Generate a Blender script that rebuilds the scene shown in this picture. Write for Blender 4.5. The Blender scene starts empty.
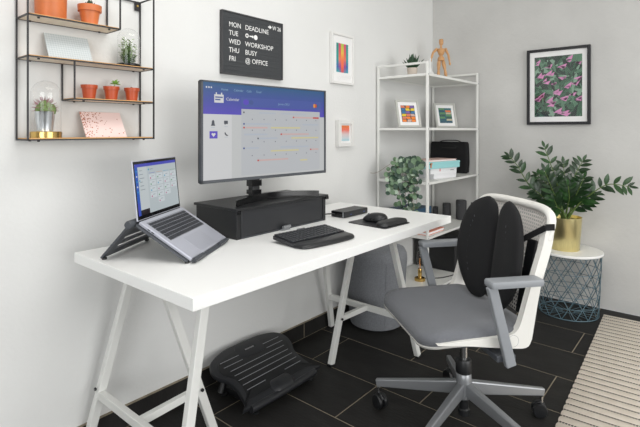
import bpy, bmesh, math, random
from mathutils import Vector, Matrix, Euler
random.seed(7)
sc = bpy.context.scene
col = sc.collection
PI = math.pi

# ------------------------------------------------------------------ camera
cam_d = bpy.data.cameras.new('camera')
cam = bpy.data.objects.new('camera', cam_d); col.objects.link(cam)
cam_d.sensor_width = 36.0
cam_d.lens = 470.4 / 640 * 36
cam_d.shift_y = -(213.5 - 130.8) / 640
cam_d.clip_start = 0.02
cam.location = (0, 0, 1.16)
cam.rotation_euler = (PI / 2, 0, math.radians(40.08 - 90))
sc.camera = cam

# ------------------------------------------------------------------ light
sc.view_settings.view_transform = 'Standard'
sc.view_settings.look = 'None'
sc.view_settings.gamma = 1
sc.view_settings.use_curve_mapping = False
sc.view_settings.exposure = 0.3
w = bpy.data.worlds.new('world'); sc.world = w; w.use_nodes = True
w.node_tree.nodes['Background'].inputs[0].default_value = (0.9, 0.95, 1.0, 1)
w.node_tree.nodes['Background'].inputs[1].default_value = 0.6

def area(name, loc, aim, sx, sy, power, rgb=(1, 1, 1)):
    d = bpy.data.lights.new(name, 'AREA'); d.shape = 'RECTANGLE'
    d.size = sx; d.size_y = sy; d.energy = power; d.color = rgb
    o = bpy.data.objects.new(name, d); col.objects.link(o)
    o.location = loc
    o.rotation_euler = (Vector(aim) - Vector(loc)).to_track_quat('-Z', 'Y').to_euler()
    return o
area('window_daylight_left', (-2.08, -0.9, 1.5), (0, -0.9, 1.5), 2.4, 1.7, 47, (0.97, 0.985, 1.0))
area('window_daylight_back', (1.4, -2.68, 1.3), (1.4, 0, 1.3), 2.8, 2.4, 62, (1.0, 0.99, 0.97))
area('added_top_fill', (1.0, 0.45, 2.58), (1.0, 0.45, 0), 1.6, 0.9, 17, (1.0, 0.985, 0.96))  # unseen overhead fill, added to brighten the desk top

# ------------------------------------------------------------------ helpers
def lin(c):
    c = c / 255.0
    return c / 12.92 if c <= 0.04045 else ((c + 0.055) / 1.055) ** 2.4
def rgb(*c): return (lin(c[0]), lin(c[1]), lin(c[2]), 1)

def M(name, c, rough=0.5, metal=0.0, var=0.0, vscale=8.0, bump=0.0, bscale=60.0, coat=0.0, sheen=0.0, spec=0.5, emit=0.0, stretch=None):
    m = bpy.data.materials.new(name); m.use_nodes = True
    nt = m.node_tree; b = nt.nodes['Principled BSDF']
    b.inputs['Base Color'].default_value = rgb(*c)
    b.inputs['Roughness'].default_value = rough
    b.inputs['Metallic'].default_value = metal
    b.inputs['Coat Weight'].default_value = coat
    b.inputs['Sheen Weight'].default_value = sheen
    b.inputs['Specular IOR Level'].default_value = spec
    if emit:
        b.inputs['Emission Color'].default_value = rgb(*c)
        b.inputs['Emission Strength'].default_value = emit
    tc = nt.nodes.new('ShaderNodeTexCoord')
    src = tc.outputs['Object']
    if stretch:
        mp = nt.nodes.new('ShaderNodeMapping'); mp.inputs['Scale'].default_value = stretch
        nt.links.new(src, mp.inputs[0]); src = mp.outputs[0]
    if var:
        n = nt.nodes.new('ShaderNodeTexNoise'); n.inputs['Scale'].default_value = vscale; n.inputs['Detail'].default_value = 5
        nt.links.new(src, n.inputs['Vector'])
        r = nt.nodes.new('ShaderNodeValToRGB')
        a = [max(0, x * (1 - var)) for x in rgb(*c)[:3]]; z = [min(1, x * (1 + var)) for x in rgb(*c)[:3]]
        r.color_ramp.elements[0].position = .3; r.color_ramp.elements[1].position = .7
        r.color_ramp.elements[0].color = (*a, 1); r.color_ramp.elements[1].color = (*z, 1)
        nt.links.new(n.outputs['Fac'], r.inputs[0]); nt.links.new(r.outputs[0], b.inputs['Base Color'])
    if bump:
        n = nt.nodes.new('ShaderNodeTexNoise'); n.inputs['Scale'].default_value = bscale; n.inputs['Detail'].default_value = 4
        nt.links.new(src, n.inputs['Vector'])
        bp = nt.nodes.new('ShaderNodeBump'); bp.inputs['Strength'].default_value = bump; bp.inputs['Distance'].default_value = .004
        nt.links.new(n.outputs['Fac'], bp.inputs['Height']); nt.links.new(bp.outputs[0], b.inputs['Normal'])
    return m

def M_glass(name, tint=(1, 1, 1), boost=1.0):
    m = bpy.data.materials.new(name); m.use_nodes = True; nt = m.node_tree
    nt.nodes.remove(nt.nodes['Principled BSDF']); out = nt.nodes['Material Output']
    tr = nt.nodes.new('ShaderNodeBsdfTransparent'); tr.inputs[0].default_value = (*tint, 1)
    gl = nt.nodes.new('ShaderNodeBsdfGlossy'); gl.inputs['Roughness'].default_value = .03
    lw = nt.nodes.new('ShaderNodeLayerWeight'); lw.inputs[0].default_value = .5
    fr = nt.nodes.new('ShaderNodeMath'); fr.operation = 'POWER'; fr.inputs[1].default_value = 4
    nt.links.new(lw.outputs['Facing'], fr.inputs[0])
    mu = nt.nodes.new('ShaderNodeMath'); mu.operation = 'MULTIPLY_ADD'; mu.inputs[1].default_value = .55; mu.inputs[2].default_value = .04 * boost; mu.use_clamp = True
    mx = nt.nodes.new('ShaderNodeMixShader')
    nt.links.new(fr.outputs[0], mu.inputs[0]); nt.links.new(mu.outputs[0], mx.inputs[0])
    nt.links.new(tr.outputs[0], mx.inputs[1]); nt.links.new(gl.outputs[0], mx.inputs[2])
    nt.links.new(mx.outputs[0], out.inputs[0])
    return m

class MB:
    def __init__(s): s.v = []; s.f = []; s.m = []
    def add(s, vs, fs, mi=0):
        o = len(s.v); s.v += [tuple(v) for v in vs]
        s.f += [tuple(i + o for i in f) for f in fs]; s.m += [mi] * len(fs); return s
    def box(s, x0, x1, y0, y1, z0, z1, mi=0, M4=None):
        vs = [Vector(p) for p in [(x0,y0,z0),(x1,y0,z0),(x1,y1,z0),(x0,y1,z0),(x0,y0,z1),(x1,y0,z1),(x1,y1,z1),(x0,y1,z1)]]
        if M4 is not None: vs = [M4 @ v for v in vs]
        return s.add(vs, [(3,2,1,0),(4,5,6,7),(0,1,5,4),(1,2,6,5),(2,3,7,6),(3,0,4,7)], mi)
    def bar(s, p, q, wd, ht, up=(0,0,1), w2=None, h2=None, mi=0):
        p = Vector(p); q = Vector(q); d = (q - p).normalized(); a = d.cross(Vector(up))
        if a.length < 1e-4: a = d.cross(Vector((0, 1, 0)))
        a.normalize(); b = a.cross(d).normalized()
        vs = []
        for c, ww, hh in ((p, wd, ht), (q, w2 or wd, h2 or ht)):
            for i, j in ((-1,-1),(1,-1),(1,1),(-1,1)): vs.append(c + a * i * ww / 2 + b * j * hh / 2)
        return s.add(vs, [(0,1,2,3),(7,6,5,4),(4,5,1,0),(5,6,2,1),(6,7,3,2),(7,4,0,3)], mi)
    def tube(s, path, r, n=8, closed=False, cap=True, mi=0, sq=1.0, up=None):
        P = [Vector(p) for p in path]; k = len(P); rr = r if isinstance(r, (list, tuple)) else [r] * k
        o = len(s.v); prev = None
        for i, p in enumerate(P):
            t = (P[(i + 1) % k] - P[i - 1]) if closed else (P[min(i + 1, k - 1)] - P[max(i - 1, 0)])
            t.normalize()
            if up is not None: a = t.cross(Vector(up))
            elif prev is None: a = t.cross(Vector((0, 0, 1)))
            else: a = prev - t * prev.dot(t)
            if a.length < 1e-5: a = t.cross(Vector((0, 1, 0)))
            a.normalize(); prev = a; b = t.cross(a)
            for j in range(n):
                an = 2 * PI * j / n
                s.v.append(tuple(p + (a * math.cos(an) + b * math.sin(an) * sq) * rr[i]))
        for i in range(k if closed else k - 1):
            for j in range(n):
                a0 = o + i * n + j; a1 = o + i * n + (j + 1) % n
                b0 = o + ((i + 1) % k) * n + j; b1 = o + ((i + 1) % k) * n + (j + 1) % n
                s.f.append((a0, a1, b1, b0)); s.m.append(mi)
        if cap and not closed:
            s.f.append(tuple(o + j for j in reversed(range(n)))); s.m.append(mi)
            s.f.append(tuple(o + (k - 1) * n + j for j in range(n))); s.m.append(mi)
        return s
    def lathe(s, prof, n=24, c=(0, 0, 0), mi=0, cap=True, axis='z'):
        o = len(s.v)
        for (r, z) in prof:
            for j in range(n):
                a = 2 * PI * j / n; x, y = r * math.cos(a), r * math.sin(a)
                if axis == 'z': q = (c[0] + x, c[1] + y, c[2] + z)
                elif axis == 'y': q = (c[0] + y, c[1] + z, c[2] + x)
                else: q = (c[0] + z, c[1] + x, c[2] + y)
                s.v.append(q)
        for i in range(len(prof) - 1):
            for j in range(n):
                s.f.append((o+i*n+j, o+i*n+(j+1)%n, o+(i+1)*n+(j+1)%n, o+(i+1)*n+j)); s.m.append(mi)
        if cap:
            s.f.append(tuple(o + j for j in reversed(range(n)))); s.m.append(mi)
            e = o + (len(prof) - 1) * n
            s.f.append(tuple(e + j for j in range(n))); s.m.append(mi)
        return s
    def prism(s, outl, fn, h0, h1, mi=0):
        n = len(outl); o = len(s.v)
        for h in (h0, h1):
            for (u, v) in outl: s.v.append(tuple(fn(u, v, h)))
        s.f.append(tuple(o + i for i in reversed(range(n)))); s.f.append(tuple(o + n + i for i in range(n)))
        s.m += [mi, mi]
        for i in range(n):
            s.f.append((o+i, o+(i+1)%n, o+n+(i+1)%n, o+n+i)); s.m.append(mi)
        return s
    def pillow(s, outl, fn, rings, mi=0, c=None):
        """closed solid: rings of the outline scaled about c; rings = [(scale, h)...] from bottom centre to top centre"""
        n = len(outl); o = len(s.v)
        if c is None: c = (sum(p[0] for p in outl) / n, sum(p[1] for p in outl) / n)
        for (k, h) in rings:
            for (u, v) in outl: s.v.append(tuple(fn(c[0] + (u - c[0]) * k, c[1] + (v - c[1]) * k, h)))
        for i in range(len(rings) - 1):
            for j in range(n):
                s.f.append((o+i*n+j, o+i*n+(j+1)%n, o+(i+1)*n+(j+1)%n, o+(i+1)*n+j)); s.m.append(mi)
        s.f.append(tuple(o + j for j in reversed(range(n)))); e = o + (len(rings) - 1) * n
        s.f.append(tuple(e + j for j in range(n))); s.m += [mi, mi]
        return s
    def mesh(s, name, mats, smooth=None, bevel=0, seg=2):
        me = bpy.data.meshes.new(name); me.from_pydata(s.v, [], s.f); me.update()
        if not isinstance(mats, (list, tuple)): mats = [mats]
        for m in mats: me.materials.append(m)
        for p, i in zip(me.polygons, s.m): p.material_index = i
        bm = bmesh.new(); bm.from_mesh(me)
        bmesh.ops.recalc_face_normals(bm, faces=bm.faces)
        if bevel:
            es = [e for e in bm.edges if len(e.link_faces) == 2 and e.calc_face_angle(0) > .5]
            bmesh.ops.bevel(bm, geom=es, offset=bevel, segments=seg, profile=.5, affect='EDGES', clamp_overlap=True)
        bm.to_mesh(me); bm.free()
        if smooth is not None:
            for p in me.polygons: p.use_smooth = True
            try: me.set_sharp_from_angle(angle=math.radians(smooth))
            except Exception: pass
        return me
    def build(s, name, mats, parent=None, smooth=None, bevel=0, loc=None, rot=None, seg=2):
        return link(name, s.mesh(name, mats, smooth, bevel, seg), parent, loc, rot)

def link(name, me, parent=None, loc=None, rot=None):
    o = bpy.data.objects.new(name, me); col.objects.link(o)
    if parent: o.parent = parent
    if loc: o.location = loc
    if rot is not None: o.rotation_euler = rot if not isinstance(rot, (int, float)) else (0, 0, rot)
    return o
def tag(o, label, cat, group=None, kind=None):
    if label: o['label'] = label
    if cat: o['category'] = cat
    if group: o['group'] = group
    if kind: o['kind'] = kind
    return o
def thing(name, label, cat, loc=(0, 0, 0), rz=0, group=None):
    o = bpy.data.objects.new(name, None); col.objects.link(o); o.location = loc; o.empty_display_size = .05
    o.rotation_euler = (0, 0, rz); return tag(o, label, cat, group)
def struct(o): o['kind'] = 'structure'; return o
def rrect(x0, x1, y0, y1, r, n=5):
    pts = []
    for cx, cy, a0 in ((x1 - r, y1 - r, 0), (x0 + r, y1 - r, 90), (x0 + r, y0 + r, 180), (x1 - r, y0 + r, 270)):
        for i in range(n + 1):
            a = math.radians(a0 + 90 * i / n); pts.append((cx + r * math.cos(a), cy + r * math.sin(a)))
    return pts
def catmull(P, k=6, closed=False):
    P = [Vector(p) for p in P]; n = len(P); out = []
    rng = range(n) if closed else range(n - 1)
    for i in rng:
        g = lambda j: P[j % n] if closed else P[max(0, min(n - 1, j))]
        a, b, c, d = g(i - 1), g(i), g(i + 1), g(i + 2)
        for t in range(k):
            t = t / k
            out.append(.5 * ((2 * b) + (c - a) * t + (2 * a - 5 * b + 4 * c - d) * t * t + (3 * b - a - 3 * c + d) * t ** 3))
    if not closed: out.append(P[-1])
    return out
def text_geo(s, size, bold=0.0, font_x=1.0):
    cu = bpy.data.curves.new('lettering', 'FONT'); cu.body = s; cu.size = size; cu.offset = bold; cu.resolution_u = 3
    o = bpy.data.objects.new('lettering', cu); col.objects.link(o)
    dg = bpy.context.evaluated_depsgraph_get(); me = bpy.data.meshes.new_from_object(o.evaluated_get(dg))
    vs = [(v.co.x * font_x, v.co.y, 0) for v in me.vertices]; fs = [tuple(p.vertices) for p in me.polygons]
    bpy.data.objects.remove(o); bpy.data.curves.remove(cu); bpy.data.meshes.remove(me)
    return vs, fs

# ------------------------------------------------------------------ materials
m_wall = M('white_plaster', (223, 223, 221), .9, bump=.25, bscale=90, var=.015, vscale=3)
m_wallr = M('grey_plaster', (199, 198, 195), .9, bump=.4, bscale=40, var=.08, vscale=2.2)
m_ceil = M('ceiling_paint', (240, 240, 238), .9)
m_tile = M('black_slate_tile', (37, 36, 35), .55, var=.22, vscale=5, bump=.25, bscale=35, stretch=(3, 1, 1), spec=.22)
m_grout = M('beige_grout', (140, 130, 112), .95, var=.15, vscale=40)
m_white = M('white_paint', (240, 240, 238), .38)
m_whmetal = M('white_powder_coat', (226, 226, 222), .4)
m_blackmet = M('black_metal', (42, 40, 43), .45, metal=.3)
m_black = M('black_plastic', (25, 26, 28), .4)
m_blacksoft = M('black_soft_plastic', (38, 39, 42), .4)
m_gloss = M('black_gloss', (14, 14, 16), .2)
m_char = M('charcoal_plastic', (70, 73, 78), .45)
m_oak = M('oak_veneer', (214, 165, 103), .5, var=.15, vscale=14, stretch=(1, 12, 12))
m_pale = M('pale_ply', (246, 234, 216), .6, var=.06, vscale=14, stretch=(1, 12, 12))
m_terra = M('terracotta_clay', (206, 114, 62), .45, var=.12, vscale=25)
m_terrar = M('red_plastic_pot', (178, 76, 38), .4)
m_soil = M('soil', (52, 38, 28), .95, bump=.8, bscale=200)
m_brass = M('brass', (206, 172, 104), .2, metal=1)
m_gold = M('brushed_gold', (226, 212, 156), .3, metal=1, var=.08, vscale=10, stretch=(30, 30, 1))
m_galv = M('galvanised_zinc', (216, 221, 225), .28, metal=1, var=.15, vscale=40)
m_alu = M('silver_aluminium', (186, 188, 198), .42, metal=.35)
m_key = M('dark_key', (52, 54, 60), .55)
m_greyfab = M('grey_wool_fabric', (104, 106, 111), .95, var=.22, vscale=220, bump=.5, bscale=300, sheen=.2, stretch=(1, 4, 1))
m_pouffab = M('mid_grey_felt', (116, 118, 122), .95, var=.16, vscale=160, bump=.4, bscale=260)
m_blackfab = M('black_mesh_fabric', (14, 14, 16), .9, bump=.3, bscale=400)
m_armgrey = M('grey_arm_plastic', (140, 143, 147), .42)
m_base = M('silver_grey_base', (150, 152, 155), .34, metal=.5)
m_chrome = M('chrome', (200, 200, 200), .12, metal=1)
m_chairwh = M('chair_white_plastic', (226, 224, 218), .4)
m_meshwh = M('beige_mesh', (222, 216, 210), .8)
m_teal = M('teal_wire', (80, 104, 114), .45)
m_bamboo = M('mannequin_wood', (200, 152, 104), .5, var=.1, vscale=30)
m_leafz = M('glossy_dark_leaf', (28, 53, 26), .3, var=.35, vscale=9)
m_leafz2 = M('glossy_mid_leaf', (40, 72, 34), .3, var=.3, vscale=9)
m_stemz = M('leaf_stem', (88, 112, 52), .5)
m_leafs = [M('round_leaf_dark', (46, 70, 56), .45, var=.2, vscale=60), M('round_leaf_mid', (92, 118, 88), .45, var=.2, vscale=60), M('round_leaf_pale', (160, 178, 158), .5, var=.15, vscale=60)]
m_vine = M('vine_stem', (122, 96, 72), .7)
m_green = M('succulent_green', (128, 168, 76), .55, var=.2, vscale=60)
m_dkgreen = M('aloe_green', (38, 70, 44), .5, var=.2, vscale=60)
m_moss = M('moss_green', (132, 160, 92), .8, var=.4, vscale=90)
m_cactus = M('cactus_green', (104, 128, 66), .7, var=.25, vscale=70)
m_spine = M('cactus_spine', (150, 104, 108), .7)
m_glass = M_glass('clear_glass')
m_pane = M_glass('picture_glass')
m_paper = M('white_paper', (240, 240, 240), .8)
m_cream = M('cream_mat', (240, 239, 238), .85)
m_letter = M('white_letter', (236, 236, 234), .6)
m_felt = M('dark_grey_felt', (66, 68, 70), .95, bump=.5, bscale=150, stretch=(1, 1, 8))
m_darkedge = M('board_edge', (98, 92, 86), .6)

# ------------------------------------------------------------------ room shell
XW, YW = 3.54, 1.775         # right wall, left wall
X0, Y0, ZC = -2.2, -2.8, 2.62
def wall_with_hole(fn, u0, u1, hu0, hu1, hz0, hz1):
    mb = MB()
    for a, b, c, d in ((u0, hu0, 0, ZC), (hu1, u1, 0, ZC), (hu0, hu1, 0, hz0), (hu0, hu1, hz1, ZC)):
        mb.box(*fn(a, b), c, d)
    return mb
o = MB().box(X0 - .1, XW + .12, YW, YW + .12, 0, ZC).build('wall_left', m_wall); struct(o)
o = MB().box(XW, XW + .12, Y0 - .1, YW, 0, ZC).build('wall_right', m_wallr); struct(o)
o = wall_with_hole(lambda a, b: (X0 - .12, X0, a, b), Y0, YW, -2.1, .3, .65, 2.35).build('wall_near', m_wall); struct(o)
o = wall_with_hole(lambda a, b: (a, b, Y0 - .12, Y0), X0, XW, 0, 2.8, .1, 2.5).build('wall_back', m_wall); struct(o)
o = MB().box(X0 - .1, XW + .12, Y0 - .1, YW + .12, ZC, ZC + .1).build('ceiling', m_ceil); struct(o)
for i, (fx, hole) in enumerate((('x', (-2.1, .3, .65, 2.35)), ('y', (0, 2.8, .1, 2.5)))):
    a, b, c, d = hole; mb = MB(); t = .05
    for (u0, u1, z0, z1) in ((a, a + t, c, d), (b - t, b, c, d), (a, b, c, c + t), (a, b, d - t, d), ((a + b) / 2 - t / 2, (a + b) / 2 + t / 2, c, d)):
        if fx == 'x': mb.box(X0 - .1, X0 - .04, u0, u1, z0, z1)
        else: mb.box(u0, u1, Y0 - .1, Y0 - .04, z0, z1)
    struct(mb.build('window_%d' % (i + 1), m_white))

# floor: grout bed with every tile its own piece
floor = struct(MB().box(X0, XW, Y0, YW, -.1, -.0012).build('floor', m_grout))
TW, TL = .309, .604
tile_cache = {}
def tile(x0, x1, y0, y1):
    g = .0023; sx, sy = round(x1 - x0 - 2 * g, 3), round(y1 - y0 - 2 * g, 3)
    if sx < .01 or sy < .01: return
    k = (sx, sy)
    if k not in tile_cache:
        tile_cache[k] = MB().box(-sx / 2, sx / 2, -sy / 2, sy / 2, -.004, 0).mesh('tile', m_tile, bevel=.0008, seg=1)
    o = link('tile', tile_cache[k], floor, ((x0 + x1) / 2, (y0 + y1) / 2, 0))
for k in range(-14, 6):
    xa, xb = 1.805 + TW * k, 1.805 + TW * (k + 1)
    xa, xb = max(xa, X0), min(xb, XW)
    if xb - xa < .02: continue
    ph = .362 if k % 2 == 0 else .576
    j = math.floor((Y0 - ph) / TL)
    while ph + TL * j < YW:
        ya, yb = max(ph + TL * j, Y0), min(ph + TL * (j + 1), YW); j += 1
        if yb - ya > .02: tile(xa, xb, ya, yb)
# skirting of the same tile along the left wall
bb = struct(MB().box(X0, XW, YW - .0108, YW - .0005, 0, .0855).build('baseboard_left', m_grout))
xs = 1.958 - TL * 7
bbm = MB().box(-TL / 2 + .0025, TL / 2 - .0025, -.012, -.004, .002, .0825).mesh('skirting_tile', m_tile, bevel=.0008, seg=1)
while xs < XW - .05:
    x1 = min(xs + TL, XW)
    if x1 - xs > TL - .01: link('skirting_tile', bbm, bb, ((xs + x1) / 2, YW, 0))
    else: MB().box(xs + .0025, x1, YW - .012, YW - .004, .002, .0825).build('skirting_tile', m_tile, bb)
    xs += TL

# ------------------------------------------------------------------ desk
DX0, DX1, DY0, DY1, DZ = .696, 2.196, 1.001, 1.694, .74
o = MB().box(DX0, DX1, DY0, DY1, DZ - .034, DZ).build('tabletop', m_white, bevel=.0015)
tag(o, 'long white rectangular desk top resting on two white metal trestles', 'desk')
def trestle(label, pf, pt, sf, st):
    cx = pf; t = thing('trestle', label, 'trestle', (cx, 1.455, 0), 0, 'trestles under the desk')
    X = lambda x: x - cx
    zt = DZ - .034 - .001
    b = MB().box(X((pt + st) / 2) - .025, X((pt + st) / 2) + .025, -.235, .235, zt - .022, zt).build('top_rail', m_whmetal, t, bevel=.002)
    def leg(x0, y0, x1, y1):
        MB().bar((X(x0), y0, 0.006), (X(x1), y1, zt - .02), .024, .032, up=(1, 0, 0)).build('leg', m_whmetal, t, bevel=.003)
        MB().box(X(x0) - .017, X(x0) + .017, y0 - .013, y0 + .013, 0, .008).build('foot_cap', m_black, t)
    for s in (-1, 1): leg(pf, s * .283, pt, s * .219)
    leg(sf, 0, st, 0)
    zb = .2; k = zb / .706
    xb = pf + (pt - pf) * k; yb = .283 + (.219 - .283) * k
    MB().bar((X(xb), -yb, zb), (X(xb), yb, zb), .022, .03).build('side_crossbar', m_whmetal, t, bevel=.002)
    xs_ = sf + (st - sf) * .21 / .706
    MB().bar((X(xb), 0, zb + .0), (X(xs_), 0, zb + .01), .022, .026).build('middle_crossbar', m_whmetal, t, bevel=.002)
    out = -1 if pf < sf else 1
    for y in (-yb, yb):
        for dz in (-.024, .024):
            MB().lathe([(.006, 0), (.006, .004), (.004, .006)], 10, axis='x').build('bolt', m_black, t, loc=(X(xb) - (.02 if pf < sf else -.0145), y - (0.0), zb + dz))
    MB().lathe([(.006, 0), (.006, .006)], 10, axis='y').build('bolt', m_black, t, loc=(X(xs_), -.022, zb + .012))
    return t
trestle('white three-legged metal trestle under the laptop end of the desk', .752, .911, 1.11, .872)
trestle('white three-legged metal trestle under the mouse end of the desk, nearer the grey pouf', 2.172, 1.998, 1.814, 2.04)

# ------------------------------------------------------------------ monitor riser, monitor
t = thing('monitor_riser', 'black metal monitor riser box with front panel standing on the desk', 'monitor stand', (1.164, 1.395, DZ))
MB().box(0, .556, 0, .275, .111, .121).build('top_plate', m_black, t, bevel=.002)
MB().box(.01, .03, .01, .27, 0, .111).build('side_panel', m_black, t, bevel=.001)
MB().box(.526, .546, .01, .27, 0, .111).build('side_panel', m_black, t, bevel=.001)
MB().box(.03, .526, .26, .27, 0, .111).build('back_panel', m_black, t)
fp = MB().box(.034, .522, .011, .02, .006, .109).build('front_panel', m_blacksoft, t, bevel=.0015)
MB().box(.03, .526, .012, .26, 0, .005).build('bottom_panel', m_black, t)
MB().box(.032, .524, .008, .0105, .002, .006).build('trim_strip', m_char, t)
for x in (.002, .534):
    MB().box(x, x + .02, -.003, .004, .1, .113).build('corner_clip', m_gloss, t)
h = MB(); h.box(.245, .29, -.006, .011, .0, .006); h.tube([(.247, -.006, .014), (.288, -.006, .014)], .007, 10)
h.build('latch', m_base, fp, smooth=40)

mrot = math.radians(-3.6)
t = thing('monitor', 'large thin black monitor showing a purple and white calendar screen', 'monitor', (1.42, 1.481, .862), mrot)
MW, MZ0, MZ1 = .346, .095, .492
bez = MB()
for (a, b, c, d) in ((-MW, MW, MZ0, MZ0 + .012), (-MW, MW, MZ1 - .006, MZ1), (-MW, -MW + .008, MZ0, MZ1), (MW - .008, MW, MZ0, MZ1)):
    bez.box(a, b, -.012, .004, c, d)
bez.build('bezel', m_char, t)
MB().box(-MW + .002, MW - .002, -.006, .016, MZ0 + .002, MZ1 - .002).build('back_shell', m_black, t, bevel=.002)
SX0, SX1, SZ0, SZ1 = -MW + .008, MW - .008, MZ0 + .012, MZ1 - .006
def M_screen():
    m = bpy.data.materials.new('screen_header_gradient'); m.use_nodes = True; nt = m.node_tree; b = nt.nodes['Principled BSDF']
    tc = nt.nodes.new('ShaderNodeTexCoord'); sp = nt.nodes.new('ShaderNodeSeparateXYZ'); mr = nt.nodes.new('ShaderNodeMapRange')
    mr.inputs[1].default_value = SZ1 - .135; mr.inputs[2].default_value = SZ1
    r = nt.nodes.new('ShaderNodeValToRGB'); r.color_ramp.elements[0].color = rgb(88, 66, 196); r.color_ramp.elements[1].color = rgb(36, 92, 138)
    e = r.color_ramp.elements.new(.5); e.color = rgb(62, 76, 166)
    nt.links.new(tc.outputs['Object'], sp.inputs[0]); nt.links.new(sp.outputs[2], mr.inputs[0]); nt.links.new(mr.outputs[0], r.inputs[0])
    b.inputs['Base Color'].default_value = (.01, .01, .012, 1); b.inputs['Roughness'].default_value = .35
    nt.links.new(r.outputs[0], b.inputs['Emission Color']); b.inputs['Emission Strength'].default_value = .62
    return m
def M_emit(name, c, s=.56):
    m = M(name, (8, 8, 9), .35); b = m.node_tree.nodes['Principled BSDF']
    b.inputs['Emission Color'].default_value = rgb(*c); b.inputs['Emission Strength'].default_value = s; return m
e_head = M_screen()
e_body = M_emit('screen_page', (214, 216, 216)); e_side = M_emit('screen_sidebar', (228, 229, 230)); e_panel = M_emit('screen_panel', (205, 208, 212))
e_white = M_emit('screen_white', (238, 238, 238)); e_red = M_emit('screen_red', (214, 66, 58)); e_pink = M_emit('screen_pink', (224, 192, 188))
e_yel = M_emit('screen_yellow', (226, 218, 170)); e_blue = M_emit('screen_pale_blue', (196, 204, 216)); e_pur = M_emit('screen_purple', (96, 76, 206))
e_dark = M_emit('screen_dark_grey', (78, 82, 92)); e_bar = M_emit('screen_bar', (76, 96, 176)); e_org = M_emit('screen_orange', (236, 160, 60)); e_teal = M_emit('screen_teal', (48, 120, 140))
e_txt = M_emit('screen_nav_text', (150, 190, 214)); e_nvy = M_emit('screen_navy', (70, 92, 160))
class Flat:
    """flat print on a plane: u right, v up, in the unit square, layers a hair apart"""
    def __init__(s, fn, mats): s.mb = MB(); s.fn = fn; s.mats = mats
    def rect(s, u0, u1, v0, v1, m, lay=1):
        s.mb.add([s.fn(u0, v0, lay), s.fn(u1, v0, lay), s.fn(u1, v1, lay), s.fn(u0, v1, lay)], [(0, 1, 2, 3)], s.mats.index(m))
    def poly(s, pts, m, lay=1):
        s.mb.add([s.fn(u, v, lay) for u, v in pts], [tuple(range(len(pts)))], s.mats.index(m))
    def disc(s, u, v, ru, rv, m, lay=1, n=14):
        s.poly([(u + ru * math.cos(2 * PI * i / n), v + rv * math.sin(2 * PI * i / n)) for i in range(n)], m, lay)
    def text(s, txt, u, v, size, m, lay=1, asp=1.0, bold=0.0):
        vs, fs = text_geo(txt, size, bold)
        s.mb.add([s.fn(u + x * asp, v + y, lay) for x, y, _ in vs], fs, s.mats.index(m))
    def build(s, name, parent): return s.mb.build(name, s.mats, parent)
sw, sh = SX1 - SX0, SZ1 - SZ0
F = Flat(lambda u, v, l: (SX0 + u * sw, -.0066 - l * .0001, SZ0 + v * sh),
         [e_head, e_body, e_side, e_panel, e_white, e_red, e_pink, e_yel, e_blue, e_pur, e_dark, e_bar, e_org, e_teal, e_txt, e_nvy])
F.rect(0, 1, .675, 1, e_head, 0); F.rect(0, 1, 0, .675, e_body, 0); F.rect(0, .2, 0, .675, e_side, 1)
F.rect(.27, .955, .02, .74, e_panel, 2); F.rect(.27, .965, .765, .865, e_bar, 1)
for i in range(3): F.rect(.022 + i * .016, .031 + i * .016, .94, .956, e_white)
A = sh / sw
for u, s_ in ((.125, 'Home'), (.215, 'Calendar'), (.31, 'Calls'), (.385, 'Email')): F.text(s_, u, .925, .034, e_txt, 1, A)
F.rect(.078, .142, .795, .88, e_white); F.rect(.088, .096, .88, .9, e_white); F.rect(.124, .132, .88, .9, e_white)
F.rect(.084, .136, .845, .859, e_nvy, 2); F.rect(.084, .12, .82, .834, e_nvy, 2)
F.text('Calendar', .16, .822, .046, e_white, 1, A, .0)
F.disc(.305, .815, .022, .032, e_pur, 2); F.disc(.345, .815, .018, .026, e_nvy, 2)
F.text('January 2022', .565, .803, .034, e_txt, 2, A)
F.disc(.90, .815, .011, .026, e_org, 3); F.disc(.915, .815, .011, .024, e_red, 2); F.disc(.93, .815, .01, .022, e_teal, 1)
# icons
F.poly([(.055, .555), (.085, .555), (.08, .575), (.078, .605), (.07, .617), (.062, .605), (.06, .575)], e_dark, 2)
F.rect(.145, .172, .575, .61, e_dark, 2); F.poly([(.15, .575), (.158, .575), (.15, .562)], e_dark, 2)
F.rect(.046, .1, .425, .5, e_pur, 2); F.poly([(.073, .44), (.088, .47), (.081, .482), (.073, .475), (.065, .482), (.058, .47)], e_white, 3)
F.poly([(.148, .485), (.155, .49), (.158, .475), (.166, .462), (.174, .46), (.172, .45), (.16, .452), (.15, .468)], e_dark, 2)
for u, v in ((.057, .535), (.147, .545), (.147, .435)): F.rect(u, u + .025, v, v + .006, e_blue, 2)
# calendar rows
def row(v, items):
    for (u0, u1, m) in items: F.rect(.27 + u0 * .685, .27 + u1 * .685, v, v + .018, m, 3)
row(.695, [(.02, .035, e_dark), (.2, .4, e_blue), (.46, .8, e_blue)])
row(.655, [(.62, .638, e_red), (.64, .9, e_pink), (.9, .985, e_red)])
row(.57, [(.02, .038, e_nvy), (.05, .34, e_blue), (.75, .98, e_blue)])
row(.53, [(.02, .038, e_red), (.05, .3, e_pink), (.34, .72, e_yel)])
row(.455, [(.03, .3, e_blue), (.46, .478, e_red), (.48, .84, e_pink)])
row(.41, [(.18, .195, e_dark), (.2, .42, e_blue), (.6, .98, e_yel)])
row(.305, [(.02, .038, e_nvy), (.05, .2, e_blue), (.46, .84, e_blue)])
row(.265, [(.34, .7, e_yel), (.86, .876, e_red), (.88, .98, e_pink)])
row(.165, [(.18, .198, e_red), (.2, .56, e_pink)]); row(.14, [(.72, .82, e_yel)])
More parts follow.
